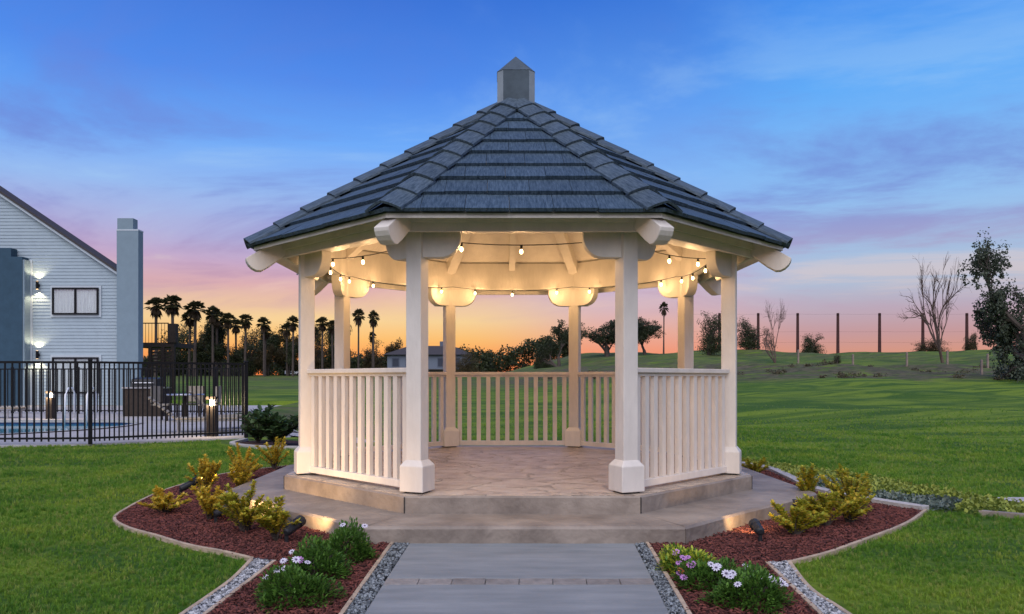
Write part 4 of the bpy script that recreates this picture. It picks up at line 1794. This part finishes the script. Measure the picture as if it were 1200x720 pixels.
lounger((-6.6, 16.5), 1.9, 'reclined lounge chair right behind the near bollard light', .7)
lounger((-6.25, 17.6), 2.1, 'slatted lounge chair by the side fence of the pool', .9)
lounger((-15.0, 22.4), 1.57, 'low pale lounge chair left of the far bollard light', .35)


def patio_table(loc, label):
    t = thing('patio_table', label, 'table', (*loc, .03))
    MB().lathe([(.5, .70), (.52, .72), (.5, .74)], 20).build('tabletop', metalg, t)
    MB().lathe([(.28, 0), (.28, .03), (.04, .05), (.04, .70)], 12).build('pedestal', dwood, t)
    for k in range(3):
        pass


patio_table((-8.6, 20.9), 'round patio table on the deck past the pool end')


def patio_chair(loc, rz, label):
    t = thing('patio_chair', label, 'chair', (*loc, .03), rz, 'patio chairs by the pool')
    MB().box(-.25, -.25, .42, .25, .25, .46).build('seat', cushm, t)
    MB().box(-.25, .22, .50, .25, .26, .95).build('backrest', cushm, t)
    for sx in (-.23, .23):
        for sy in (-.23, .23):
            MB().box(sx - .018, sy - .018, 0, sx + .018, sy + .018, .42 if sy < 0 else .95).build('leg', dwood, t)


patio_chair((-9.25, 21.1), 1.4, 'dark patio chair left of the round patio table')
patio_chair((-7.95, 21.0), -1.5, 'dark patio chair right of the round patio table')
patio_chair((-8.7, 21.7), 0.1, 'dark patio chair behind the round patio table')


def grill(loc):
    t = thing('barbecue_grill', 'stainless barbecue grill with a dark hood beside the far fence', 'grill', (*loc, .03))
    MB().box(-.6, -.3, 0, .6, .3, .85).build('cabinet', dwood, t)
    MB().box(-.62, -.34, .86, .62, .32, .9).build('counter', metalg, t)
    hd = MB().loft([[(-.4, -.25, .905), (.4, -.25, .905), (.4, .25, .905), (-.4, .25, .905)], [(-.4, -.15, 1.15), (.4, -.15, 1.15), (.4, .22, 1.2), (-.4, .22, 1.2)]]).build('hood', darkplastic, t)
    MB().tube([(-.32, -.26, 1.03), (.32, -.26, 1.03)], .018, 8).build('handle', metalg, hd)


grill((-10.9, 23.6))


# ------------------------------------------------------------------ house on the left
def window(parent, x0, x1, z0, z1, y, name='window', mull=True, ft=.07, frame_mat=None, curtain=True, lit=None):
    f = MB()
    fm = frame_mat or blackm
    t_ = ft
    f.box(x0, y - .05, z0, x0 + t_, y + .04, z1)
    f.box(x1 - t_, y - .05, z0, x1, y + .04, z1)
    f.box(x0 + t_, y - .05, z0, x1 - t_, y + .04, z0 + t_)
    f.box(x0 + t_, y - .05, z1 - t_, x1 - t_, y + .04, z1)
    if mull:
        c = (x0 + x1) / 2
        f.box(c - t_ / 2, y - .05, z0 + t_, c + t_ / 2, y + .04, z1 - t_)
    w = f.build(name, fm, parent)
    MB().box(x0 + t_, y - .012, z0 + t_, x1 - t_, y - .006, z1 - t_).build('pane', glassm, w)
    if curtain:
        n = 26
        pts = []
        for k in range(n + 1):
            pts.append((x0 + t_ + (x1 - x0 - 2 * t_) * k / n, y + .005 + (.03 if k % 2 else 0)))
        mb = MB()
        for k in range(n):
            mb.add([(*pts[k], z0 + t_), (*pts[k + 1], z0 + t_), (*pts[k + 1], z1 - t_), (*pts[k], z1 - t_)], [(0, 1, 2, 3)])
        mb.build('curtain', curtm if lit is None else lit, w)
    return w


def house():
    Y = 33.0
    x1, x0, xr = -16.15, -30.0, -23.1
    ze = 5.55
    zr = ze + (x1 - xr) * .675
    t = thing('siding_house', 'two-storey house with white lap siding, gable and blue chimney', 'house', (0, 0, 0))
    # lap siding: each course a sloped board
    sd_ = MB()
    z = -.1
    c = .145
    while z < zr - .05:
        z1 = z + c
        def xb(zz):
            if zz <= ze:
                return x0, x1
            q = (zz - ze) / .675
            return x0 + q, x1 - q
        a0, a1 = xb(z)
        b0, b1 = xb(min(z1, zr - .02))
        sd_.add([(a0, Y - .022, z), (a1, Y - .022, z), (b1, Y, z1), (b0, Y, z1), (a0, Y + .0, z), (a1, Y + .0, z)], [(0, 1, 2, 3), (4, 5, 1, 0)])
        z = z1
    s = sd_.build('siding', sidingm, t)
    MB().box(x0 + .01, Y + .01, -.1, x1 - .01, Y + .9, ze).build('wall', sidingm, t)
    MB().box(x0 + .01, Y + .9, -.1, -25.0, Y + 12, 7.0).build('rear_wall', sidingm, t)
    # roof slabs
    for sgn in (1, -1):
        xe = x1 + .25 if sgn > 0 else x0 - .25
        zz = ze - .25 * .675 + .06
        p = [(xe, zz), (xr, zr + .06), (xr, zr + .16), (xe, zz + .10)]
        MB().loft([[(a, Y - .25, b) for a, b in p], [(a, Y + 1.0, b) for a, b in p]]).build('roof', roofm, t)
        p2 = [(xe, zz - .12), (xr, zr - .06), (xr, zr + .055), (xe, zz - .005)]
        MB().loft([[(a, Y - .2, b) for a, b in p2], [(a, Y - .06, b) for a, b in p2]]).build('bargeboard', trimm, t)
    MB().box(x1 - .12, Y - .05, -.1, x1 + .01, Y - .024, ze - .1).build('corner_trim', trimm, t)
    # windows with pale surround
    for (a, b, z0, z1) in ((-19.3, -17.3, 3.97, 5.14), (-19.3, -17.3, .55, 2.12)):
        f = MB()
        q = .1
        f.box(a - q, Y - .06, z0 - q, a, Y - .01, z1 + q).box(b, Y - .06, z0 - q, b + q, Y - .01, z1 + q).box(a, Y - .06, z0 - q, b, Y - .01, z0).box(a, Y - .06, z1, b, Y - .01, z1 + q)
        f.build('window_trim', trimm, t)
        MB().box(a, Y - .030, z0, b, Y - .026, z1).build('window_reveal', blackm, t)
        window(t, a, b, z0, z1, Y - .085)
    # chimney
    cx0, cx1 = -16.05, -15.42
    ch = MB().box(-16.38, Y - .35, -.1, -15.45, Y + .1, 7.6).build('chimney', chimm, t)
    MB().box(-16.36, Y - .34, 7.6, -15.68, Y + .08, 8.1).build('chimney_cap', chimm, ch)
    MB().box(-16.39, Y - .36, 7.56, -15.44, Y + .11, 7.62).build('chimney_band', trimm, ch)
    # dark wing with a stepped top and pale corner trim
    yw = 32.52
    wing = MB().box(-27, yw, -.1, -20.36, Y - .03, 6.42).build('wing', wingm, t)
    MB().box(-27, yw + .003, 6.42, -20.85, Y - .05, 6.80).build('parapet', wingm, wing)
    MB().box(-20.355, yw + .02, -.1, -20.28, Y - .06, 6.3).build('side_panel', chimm, t)
    MB().box(-20.355, Y - .055, -.1, -20.2, Y - .0235, 6.35).build('wing_trim', trimm, t)
    return t


house()


def sconce(x, y, z, label):
    t = thing('wall_sconce', label, 'wall lamp', (x, y, z), 0, 'up-and-down wall sconces')
    MB().lathe([(.055, -.17), (.06, -.165), (.06, .165), (.055, .17)], 12, c=(0, -.12, 0)).build('shade', blackm, t)
    MB().box(-.04, -.1, -.06, .04, .0, .06).build('mount', blackm, t)
    for s in (1, -1):
        MB().lathe([(.045, s * .172), (.045, s * .176)], 10, c=(0, -.12, 0)).build('lens', glassl, t)
        ld = bpy.data.lights.new('sconce_light', 'SPOT')
        ld.energy = 50
        ld.spot_size = rad(115)
        ld.spot_blend = .5
        ld.color = (1, .78, .5)
        ld.shadow_soft_size = .03
        lo = bpy.data.objects.new('sconce_light', ld)
        link(lo, t)
        lo.location = (0, -.14, s * .2)
        lo.rotation_euler = (PI if s > 0 else 0, 0, 0)


sconce(-19.92 + .0, 32.965, 5.24, 'black cylinder wall lamp at the upper storey of the siding house')
sconce(-19.92 + .0, 32.965, 2.23, 'black cylinder wall lamp at the lower storey of the siding house')


def raised_deck():
    Y = 38.0
    t = thing('raised_deck', 'dark wooden raised deck with stair tower behind the chimney', 'deck', (0, 0, 0))
    xa, xb = -18.0, -16.2
    zf = 3.0
    MB().box(-18.4, Y, zf - .22, xb, Y + 2.5, zf).build('platform', dwood, t)
    for x in (-17.4, -16.75, -16.25):
        MB().box(x - .08, Y - .02, 0, x + .08, Y + .14, zf - .22).build('post', dwood, t)
    for k in range(8):
        MB().box(-17.3, Y + .02, 1.5 + k * .16, -16.35, Y + .07, 1.6 + k * .16).build('slat', dwood, t)
    MB().box(-16.5, Y - .04, zf, -16.1, Y + .3, zf + .95).build('newel', dwood, t)
    rl = MB().box(-18.4, Y + .05, zf + .95, -16.5, Y + .1, zf + 1.0).build('railing', blackm, t)
    for k in range(12):
        MB().box(-18.3 + k * .16, Y + .065, zf, -18.285 + k * .16, Y + .085, zf + .95).build('baluster', blackm, rl)


raised_deck()


# ------------------------------------------------------------------ trees
def leaf_cloud(rng, centers, radii, n, size, flat=1.0, droop=0.0):
    """n leaf cards in puffs given by centers/radii"""
    c = rng.integers(0, len(centers), n)
    D = rng.normal(size=(n, 3))
    D /= np.linalg.norm(D, axis=1, keepdims=True)
    q = rng.uniform(.15, 1, n) ** .5
    P = centers[c] + D * (q * radii[c])[:, None] * np.array([[1, 1, flat]])
    dd = rng.normal(size=(n, 3)) + np.array([[0, 0, -droop]])
    sc = size * rng.uniform(.6, 1.4, n)[:, None] * np.array([[1.1, 1, 1]])
    return instanced(CARD_V, CARD_F, P, orient(dd, rng), sc)


def branch_tree(rng, h, spread, levels=4, trunk_r=.18, trunk_h=.25, nb=3, lean=.0, up=.5, jit=.25, keep=.55, child=.72):
    """returns MB of limbs and the list of tip points"""
    mb = MB()
    tips = []

    def grow(p, d, L, r, lv):
        n = 3
        pts, rr = [p], [r]
        q = p.copy()
        dd = d.copy()
        for k in range(n):
            dd = (dd + Vector(rng.normal(0, jit * .5, 3))).normalized()
            q = q + dd * (L / n)
            pts.append(q.copy())
            rr.append(r * (1 - (1 - keep) * (k + 1) / n))
        mb.tube(pts, rr, 6 if lv > 2 else (5 if lv > 1 else 4), cap=False)
        if lv == 0:
            tips.append(q)
            return
        m = nb + (1 if rng.uniform() < .4 else 0)
        for j in range(m):
            a = rng.uniform(0, 2 * PI)
            sp = spread * rng.uniform(.5, 1.2)
            side = dd.cross(Vector((math.cos(a), math.sin(a), .3))).normalized()
            nd = (dd + side * sp + Vector((0, 0, up * .3))).normalized()
            k = int(rng.integers(1, n + 1)) if j else n
            grow(pts[k], nd, L * rng.uniform(.55, .82), rr[k] * child, lv - 1)
        if lv <= 2:
            tips.append(q)

    grow(Vector((0, 0, -.1)), Vector((lean, 0, 1)).normalized(), h * trunk_h, trunk_r, levels)
    return mb, tips


TREE_CACHE = {}


def tree_meshes(kind, seed):
    key = (kind, seed)
    if key in TREE_CACHE:
        return TREE_CACHE[key]
    rng = np.random.default_rng(seed)
    # unit trees: total height about 1
    if kind == 'oak':
        mb, tips = branch_tree(rng, 1, .9, 4, .035, .26, 3, up=.7)
    elif kind == 'tall':
        mb, tips = branch_tree(rng, 1, .55, 4, .022, .34, 3, up=.9)
    else:
        mb, tips = branch_tree(rng, 1, .8, 3, .03, .22, 4, up=.4)
    T = np.array([tuple(p) for p in tips])
    zmax = T[:, 2].max()
    k = .93 / zmax
    for i, p in enumerate(mb.v):
        mb.v[i] = (p[0] * k, p[1] * k, p[2] * k)
    T = T * k
    rad_ = rng.uniform(.06, .13, len(T))
    size = .03
    n = 9000
    if kind == 'oak':
        T = T[T[:, 2] > .3]
        rad_ = rng.uniform(.07, .14, len(T))
        V, F = leaf_cloud(rng, T, rad_, n, size, .7)
    elif kind == 'bush':
        T = np.concatenate([T, T * np.array([[1, 1, .5]]), T * np.array([[1.1, 1.1, .25]])])
        rad_ = rng.uniform(.08, .15, len(T))
        V, F = leaf_cloud(rng, T, rad_, n, .03, .9)
    else:
        V, F = leaf_cloud(rng, T, rad_, n, size, 1.1)
    tm = mb.mesh('trunk')
    cm = np_mesh('crown', V, F)
    TREE_CACHE[key] = (tm, cm)
    return tm, cm


def tree(name, kind, seed, x, y, h, w, label, leaf, group, cat='tree', bark=barkm, dz=0):
    tm, cm = tree_meshes(kind, seed)
    if not len(tm.materials):
        tm.materials.append(bark)
        cm.materials.append(leaf)
    t = thing(name, label, cat, (x, y, hz(x, y) - .05 + dz), (seed * 1.7 + x) % 6.28, group)
    ext = 1.0
    ext = max(abs(v.co.x) for v in cm.vertices)
    s = Matrix.Diagonal((w / 2 / ext, w / 2 / ext, h, 1))
    share('trunk', tm, t, s)
    share('crown', cm, t, s)
    return t


def palm_meshes(seed, slim=False):
    rng = np.random.default_rng(seed)
    H = 1.0
    tr = MB()
    cx, cy = rng.uniform(-.02, .02, 2)
    tr.tube([(0, 0, -.02), (cx * .3, cy * .3, .3), (cx * .7, cy * .7, .6), (cx, cy, .88)], [.024, .018, .016, .018], 7)
    cr = MB()
    dead = MB()

    def frond(mb, az, el, L, fan, droop):
        d = Vector((math.cos(az) * math.cos(el), math.sin(az) * math.cos(el), math.sin(el)))
        side = Vector((-math.sin(az), math.cos(az), 0))
        nrm = d.cross(side)
        o = Vector((cx, cy, .885))
        st = o + d * L * .45
        mb.add([o - side * .0025, o + side * .0025, st + side * .002, st - side * .002], [(0, 1, 2, 3)])
        for k in range(11):
            f = (k - 5) / 5 * fan
            bd = (d * math.cos(f) + side * math.sin(f)).normalized()
            le = L * .60 * (1 - .25 * abs(k - 5) / 5)
            m1 = st + bd * le * .55
            e = st + bd * le + Vector((0, 0, -droop * le))
            wv = d.cross(bd)
            pw = (nrm.cross(bd)).normalized() * .0065
            mb.add([st, m1 + pw, e, m1 - pw], [(0, 1, 2), (0, 2, 3)])
    for k in range(46):
        frond(cr, rng.uniform(0, 2 * PI), rng.uniform(-.55, 1.45), rng.uniform(.115, .145), 1.15, rng.uniform(.15, .5))
    for k in range(26):
        frond(dead, rng.uniform(0, 2 * PI), rng.uniform(-1.45, -.7), rng.uniform(.08, .13), .8, .7)
    return tr.mesh('trunk'), cr.mesh('crown'), dead.mesh('dead_skirt')


PALMS = [palm_meshes(s) for s in (101, 102, 103, 104)]
for a, b, c in PALMS:
    a.materials.append(barkm)
    b.materials.append(lf_palm)
    c.materials.append(lf_dead)


def palm(k, x, y, h, label, wide=1.0):
    a, b, c = PALMS[k % 4]
    t = thing('fan_palm', label, 'palm tree', (x, y, hz(x, y) - .05), (k * 2.3) % 6.28, 'distant fan palms along the left skyline')
    s = Matrix.Diagonal((h * wide * .9, h * wide * .9, h, 1))
    share('trunk', a, t, s)
    share('crown', b, t, s)
    share('dead_skirt', c, t, s)
    return t


# px-free world positions of the palm row (x, y, height)
PALM_SPOTS = [(-39.4, 97, 8.6, 1.2), (-36.6, 99, 8.6, 1.25), (-34.4, 100, 7.6, 1.2), (-30.0, 98, 6.6, 1.2), (-27.4, 99, 7.0, 1.15), (-24.0, 99, 6.6, 1.1), (-40.5, 90, 9.6, 1.15), (-38.4, 90, 9.9, 1.15), (-37.9, 95, 9.6, 1.3), (-35.6, 95, 8.9, 1.1), (-33.7, 95, 8.1, 1.1), (-31.6, 95, 8.0, 1.1), (-29.2, 95, 7.6, 1.05),
              (-25.6, 95, 7.7, 1.05), (-21.9, 95, 7.6, 1.05), (-20.6, 95, 7.2, 1.05), (-18.3, 100, 9.0, .85), (-16.3, 100, 8.7, .85), (-17.3, 105, 6.2, .85)]
PAL_LAB = ['lower fan palm tucked between the two palms at the raised deck', 'broad fan palm half hidden behind the shaggy palm', 'low fan palm between the shaggy and the bushy-skirted palm', 'low fan palm behind the fence corner post palm', 'low fan palm left of the gazebo post palm', 'low fan palm right of the gazebo post palm', 'fan palm beside the raised deck tower, leftmost of the palm row', 'tall fan palm rising over the raised deck newel', 'thick shaggy fan palm next to the raised deck',
           'fan palm right of the shaggy palm above the pool fence', 'fan palm with a bushy skirt above the bollard light', 'fan palm above the pool fence corner post', 'slim fan palm just past the fence corner',
           'fan palm standing close behind the left gazebo post', 'fan palm seen between the two left gazebo posts', 'shorter fan palm seen between the two left gazebo posts',
           'tall slim fan palm beside the distant grey house, left of the pair', 'tall slim fan palm beside the distant grey house, right of the pair', 'short fan palm between the tall slim pair']
for k, ((x, y, h, w), lb) in enumerate(zip(PALM_SPOTS, PAL_LAB)):
    palm(k, x, y, h, lb, w)
t = palm(1, 21.5, 98, 6.9, 'lone slim fan palm on the hill among the oaks', .8)
t['group'] = 'fan palms on the hill'

bg = 'broadleaf trees behind the palm row'
BT = [(-44, 104, 7.4, 7), (-41, 108, 6.6, 7.5), (-37, 102, 7.6, 6.5), (-34.5, 106, 7.0, 6.5), (-31.5, 104, 6.2, 6.5), (-29, 106, 6.8, 6), (-26.2, 104, 7.4, 6.2), (-23, 106, 7.2, 6), (-20.3, 104, 6.2, 5.5), (-17.5, 110, 5.4, 5.5), (-14.5, 108, 5.2, 5), (-12.2, 112, 6.6, 4.2)]
BT += [(-42.6, 100, 4.6, 6.0), (-38.8, 101, 4.8, 6.0), (-35.6, 99, 4.4, 5.6), (-32.8, 100, 4.6, 5.6), (-30.2, 101, 4.2, 5.2), (-27.6, 100, 4.6, 5.2), (-24.4, 101, 4.6, 5.2), (-21.6, 100, 4.2, 5.0)]
BN = ['raised deck', 'deck newel', 'shaggy palm', 'shaggy palm and its neighbour', 'bushy-skirted palm', 'fence corner palm', 'gazebo post palm', 'paired palms between left posts', 'shorter palm', 'tall slim palm pair', 'distant grey house left end', 'distant grey house roof',
      'lower deck slats', 'palm pair at the deck', 'low palm by the shaggy one', 'trunk of the bushy-skirted palm', 'trunk of the fence corner palm', 'trunk of the slim palm past the corner', 'trunk of the gazebo post palm', 'trunks of the palms between the left posts']
for k, ((x, y, h, w), nm) in enumerate(zip(BT, BN)):
    tree('broadleaf_tree', 'tall' if k % 3 else 'bush', 200 + k % 5, x, y, h, w, 'dark broadleaf tree on the skyline behind the ' + nm, lf_brn if k % 2 else lf_dark, bg)

og = 'oaks and dark trees on the hillside'
tree('oak_tree', 'oak', 301, 6.6, 80, 5.4, 6.5, 'spreading oak behind the right rear gazebo post', lf_oak, og)
tree('oak_tree', 'oak', 302, 12.6, 86, 4.4, 6.0, 'umbrella-shaped oak on the slope seen beside the right front post', lf_oak, og)
tree('oak_tree', 'oak', 303, 17.2, 88, 4.6, 6.5, 'twiggy oak left of the lone palm on the hill', lf_oak, og)
tree('dense_tree', 'bush', 304, 24.0, 86, 5.0, 5.2, 'dense green tree between the two right gazebo posts', lf_dark, og)
tree('dense_tree', 'bush', 305, 30.2, 90, 4.0, 6.0, 'rounded dark tree just right of the right gazebo post', lf_dark, og)
tree('hill_bush', 'bush', 306, 40.5, 98, 2.9, 4.6, 'lone rounded bush between the poles on the hill crest', lf_dark, og, 'bush')
tree('hill_bush', 'bush', 307, 56.0, 98, 2.2, 4.8, 'low scrubby bush left of the large bare tree on the crest', lf_brn, og, 'bush')
tree('hill_bush', 'bush', 308, 62.0, 98, 2.6, 4.0, 'low scrubby bush between large bare tree and leafy tree', lf_brn, og, 'bush')
tree('dense_tree', 'bush', 309, 4.2, 82, 2.6, 4.2, 'low dark shrub at the foot of the spreading oak', lf_dark, og)
tree('dense_tree', 'bush', 310, -3.6, 92, 3.6, 4.4, 'round dark tree at the right end of the distant grey house', lf_brn, og)


def woodland():
    rng = np.random.default_rng(77)
    cs, rs = [], []
    for k in range(150):
        x = rng.uniform(-60, 12)
        y = rng.uniform(116, 126)
        top = 1.2 + (1.6 if x > -6 else .6) + 1.0 * abs(math.sin(x * .5 + .4))
        for q in range(3):
            cs.append((x + rng.normal(0, .8), y, hz(x, y) + rng.uniform(0, top)))
            rs.append(rng.uniform(.8, 1.5))
    V, F = leaf_cloud(rng, np.array(cs), np.array(rs), 60000, .38)
    o = mesh_obj('distant_woodland', np_mesh('distant_woodland', V, F), lf_dark)
    tag(o, 'low dark wood along the horizon behind the lawn', 'woodland', kind='stuff')


woodland()


twigm = mat('twig_bark', (.075, .045, .038), .85, .3, 6, col2=(.16, .115, .09))


def bare_tree(x, y, h, w, seed, label):
    rng = np.random.default_rng(seed)
    mb, tips = branch_tree(rng, 1, .62, 5, .017, .27, 3, up=.95, jit=.30, keep=.66, child=.78)
    zmax = max(p.z for p in tips)
    ext = max(max(abs(p.x), abs(p.y)) for p in tips)
    mb.v = [(p[0] * w / 2 / ext, p[1] * w / 2 / ext, p[2] * h / zmax) for p in mb.v]
    t = thing('bare_tree', label, 'tree', (x, y, hz(x, y) - .1), 0, 'leafless trees on the hill')
    mb.build('trunk', twigm, t)


bare_tree(22.6, 61.5, 5.4, 5.0, 405, 'small leafless tree on the bank right of the gazebo')
bare_tree(38.9, 66, 9.8, 7.2, 412, 'large leafless tree with a pale trunk on the bank')


def right_tree():
    rng = np.random.default_rng(91)
    x, y = 31.4, 44.0
    t = thing('leafy_tree', 'drooping grey-green leafy tree at the right end of the bank', 'tree', (x, y, hz(x, y) - .1))
    mb, tips = branch_tree(rng, 9.5, .95, 5, .22, .24, 3, lean=-.05, up=.45, jit=.35, keep=.62, child=.76)
    T = np.array([tuple(p) for p in tips])
    kz = 9.3 / T[:, 2].max()
    kx = 4.3 / np.abs(T[:, :2]).max()
    K = np.array([kx, kx, kz])
    T = T * K
    mb.v = [(p[0] * kx, p[1] * kx, p[2] * kz) for p in mb.v]
    sel = rng.choice(len(T), min(len(T), 300), replace=False)
    C = T[sel]
    # weeping strands hang below some of the clumps
    st = []
    for c in C[::2]:
        for q in range(1, 4):
            st.append(c + np.array([rng.normal(0, .12), rng.normal(0, .12), -.32 * q]))
    low = np.stack([rng.uniform(-2.3, 1.5, 36), rng.uniform(-1.5, 1.5, 36), rng.uniform(.25, 2.4, 36)], -1)
    A = np.concatenate([C, np.array(st), low])
    rr = np.concatenate([rng.uniform(.22, .5, len(C)), rng.uniform(.1, .22, len(st)), rng.uniform(.25, .6, 36)])
    V, F = leaf_cloud(rng, A, rr, 16500, .15, 1.2, 1.0)
    mesh_obj('crown', np_mesh('crown', V, F), lf_euc, t)
    mb.build('trunk', barkm, t)


right_tree()


# ------------------------------------------------------------------ poles, posts on the hill
def pole(x, y, h, label):
    t = thing('net_pole', label, 'pole', (x, y, hz(x, y) - .3), 0, 'tall wooden net poles on the hill')
    MB().lathe([(.21, 0), (.17, h), (.15, h + .04)], 10).build('shaft', polem, t)
    MB().lathe([(.19, h - .25), (.19, h - .17)], 10).build('band', blackm, t)


POLES = [(24.2, 'net pole seen between the lone palm and right rear post'), (29.3, 'net pole seen just left of the outer right gazebo post'), (34.4, 'net pole directly behind the small leafless tree'),
         (39.6, 'net pole between the small leafless tree and lone bush'), (44.9, 'net pole just right of the lone bush on the crest'), (50.4, 'net pole standing alone on the open crest'),
         (56.1, 'net pole behind the large leafless tree'), (61.9, 'net pole between large leafless tree and drooping leafy tree')]
for x, lb in POLES:
    pole(x, 100, 9.1 - hz(x, 100) + 1.0, lb)


def net_cables():
    t = thing('net_cable', 'thin cables strung between the tall net poles', 'cable', (POLES[0][0], 100, 0))
    x0 = POLES[0][0]
    for z in (9.7, 7.4, 6.0):
        pts = []
        for (a, _), (b, _) in zip(POLES, POLES[1:]):
            for k in range(6):
                q = k / 6
                pts.append((a + (b - a) * q - x0, -.2, z - .05 * 4 * q * (1 - q)))
        pts.append((POLES[-1][0] - x0, -.2, z))
        MB().tube(pts, .006, 4).build('cable', blackm, t)


net_cables()


def fence_posts():
    lab = ['small leafless tree', 'dark tuft on the bank', 'middle of the open bank', 'left of the large leafless tree', 'foot of the large leafless tree', 'front of the drooping leafy tree']
    for (x, y), lb in zip([(24.6, 62), (28.6, 61), (32.4, 60), (36.2, 61), (33.2, 52), (37.5, 58)], lab):
        t = thing('fence_post', 'short grey wire-fence post near the ' + lb, 'fence post', (x, y, hz(x, y) - .1), 0, 'short fence posts on the bank')
        MB().box(-.06, -.06, 0, .06, .06, 1.15).build('shaft', palebark, t)
        MB().loft([[(-.06, -.06, 1.15), (.06, -.06, 1.15), (.06, .06, 1.15), (-.06, .06, 1.15)], [(-.01, -.06, 1.22), (.01, -.06, 1.22), (.01, .06, 1.22), (-.01, .06, 1.22)]]).build('cap', palebark, t)


fence_posts()
tree('bank_tuft', 'bush', 311, 25.6, 57, .8, 1.4, 'dark low tuft of scrub on the dry bank', lf_dark, og, 'bush')


def bank_scrub():
    rng = np.random.default_rng(55)
    n = 90
    X = rng.uniform(3, 62, n)
    Y = rng.uniform(47, 60, n) + 1.6 * np.sin(X * .16)
    C = np.stack([X, Y, hgt(X, Y) + .05], -1)
    C = np.concatenate([C, C + rng.normal(0, .5, C.shape) * np.array([[1, .6, 0]])])
    V, F = leaf_cloud(rng, C, rng.uniform(.12, .5, len(C)), 15000, .10, .55)
    o = mesh_obj('dry_scrub', np_mesh('dry_scrub', V, F), scrubm)
    tag(o, 'low dry brown scrub scattered over the bank', 'scrub', kind='stuff')


scrubm = leafmat('leaf_dry_scrub', (.06, .055, .028), (.15, .125, .07), .2, scale=.6)
bank_scrub()

# ------------------------------------------------------------------ distant house and carts
def far_house():
    t = thing('grey_house', 'distant blue-grey two-storey house seen through the gazebo', 'house', (-9.0, 100, hz(-9, 100) - .2))
    wm = mat('far_wall_grey', (.10, .12, .16), .8, .08)
    wm2 = mat('far_wall_pale', (.15, .18, .22), .8, .08)
    fw = mat('far_window', (.05, .06, .08), .2, .1)
    MB().box(-5.5, 0, 0, 5.2, 7, 3.0).build('wall', wm2, t)
    r = MB().loft([[(-6, -.5, 3.0), (5.7, -.5, 3.0), (5.7, 7.5, 3.0), (-6, 7.5, 3.0)], [(-3, 3.2, 4.3), (3, 3.2, 4.3), (3, 3.8, 4.3), (-3, 3.8, 4.3)]]).build('roof', roofm, t)
    MB().box(1.2, 3, 4.0, 1.9, 3.7, 4.9).build('chimney', wm, r)
    for x in (-4.4, -2.6, -.6, 1.6, 3.6):
        f = MB().box(x - .5, -.06, 1.4, x + .5, .02, 2.6).build('window', wm, t)
        MB().box(x - .4, -.08, 1.5, x + .4, -.065, 2.5).build('pane', fw, f)
    MB().box(-5.8, -1.6, .95, 5.6, -.02, 1.1).build('porch_roof', roofm, t)
    for x in (-5.4, -3, -.4, 2.4, 5.2):
        MB().box(x - .08, -1.5, 0, x + .08, -1.34, .95).build('porch_post', trimm, t)


far_house()


def golf_cart(x, y, rz, label):
    t = thing('golf_cart', label, 'golf cart', (x, y, hz(x, y)), rz, 'white golf carts in the distance')
    MB().loft([[(-1.1, -.55, .25), (1.1, -.55, .25), (1.1, .55, .25), (-1.1, .55, .25)], [(-1.05, -.5, .75), (.9, -.5, .6), (.9, .5, .6), (-1.05, .5, .75)]]).build('body', metalw, t)
    MB().box(-.7, -.5, .7, -.2, .5, 1.1).build('seat', cushm, t)
    MB().box(-1.0, -.58, 1.75, .75, .58, 1.83).build('roof', metalw, t)
    for a in (-.9, .65):
        for b in (-.5, .5):
            MB().box(a - .03, b - .03, .6, a + .03, b + .03, 1.75).build('roof_post', blackm, t)
    for a in (-.75, .75):
        for b in (-.55, .55):
            M = Matrix.Translation((a, b, .22)) @ Matrix.Rotation(PI / 2, 4, 'X')
            MB().lathe([(.22, -.08), (.22, .08)], 12, M=M).build('wheel', darkplastic, t)


golf_cart(-30.2, 112, .4, 'white golf cart parked under the fence corner palms')
golf_cart(-27.0, 112, -.2, 'white golf cart parked left of the gazebo post palm')
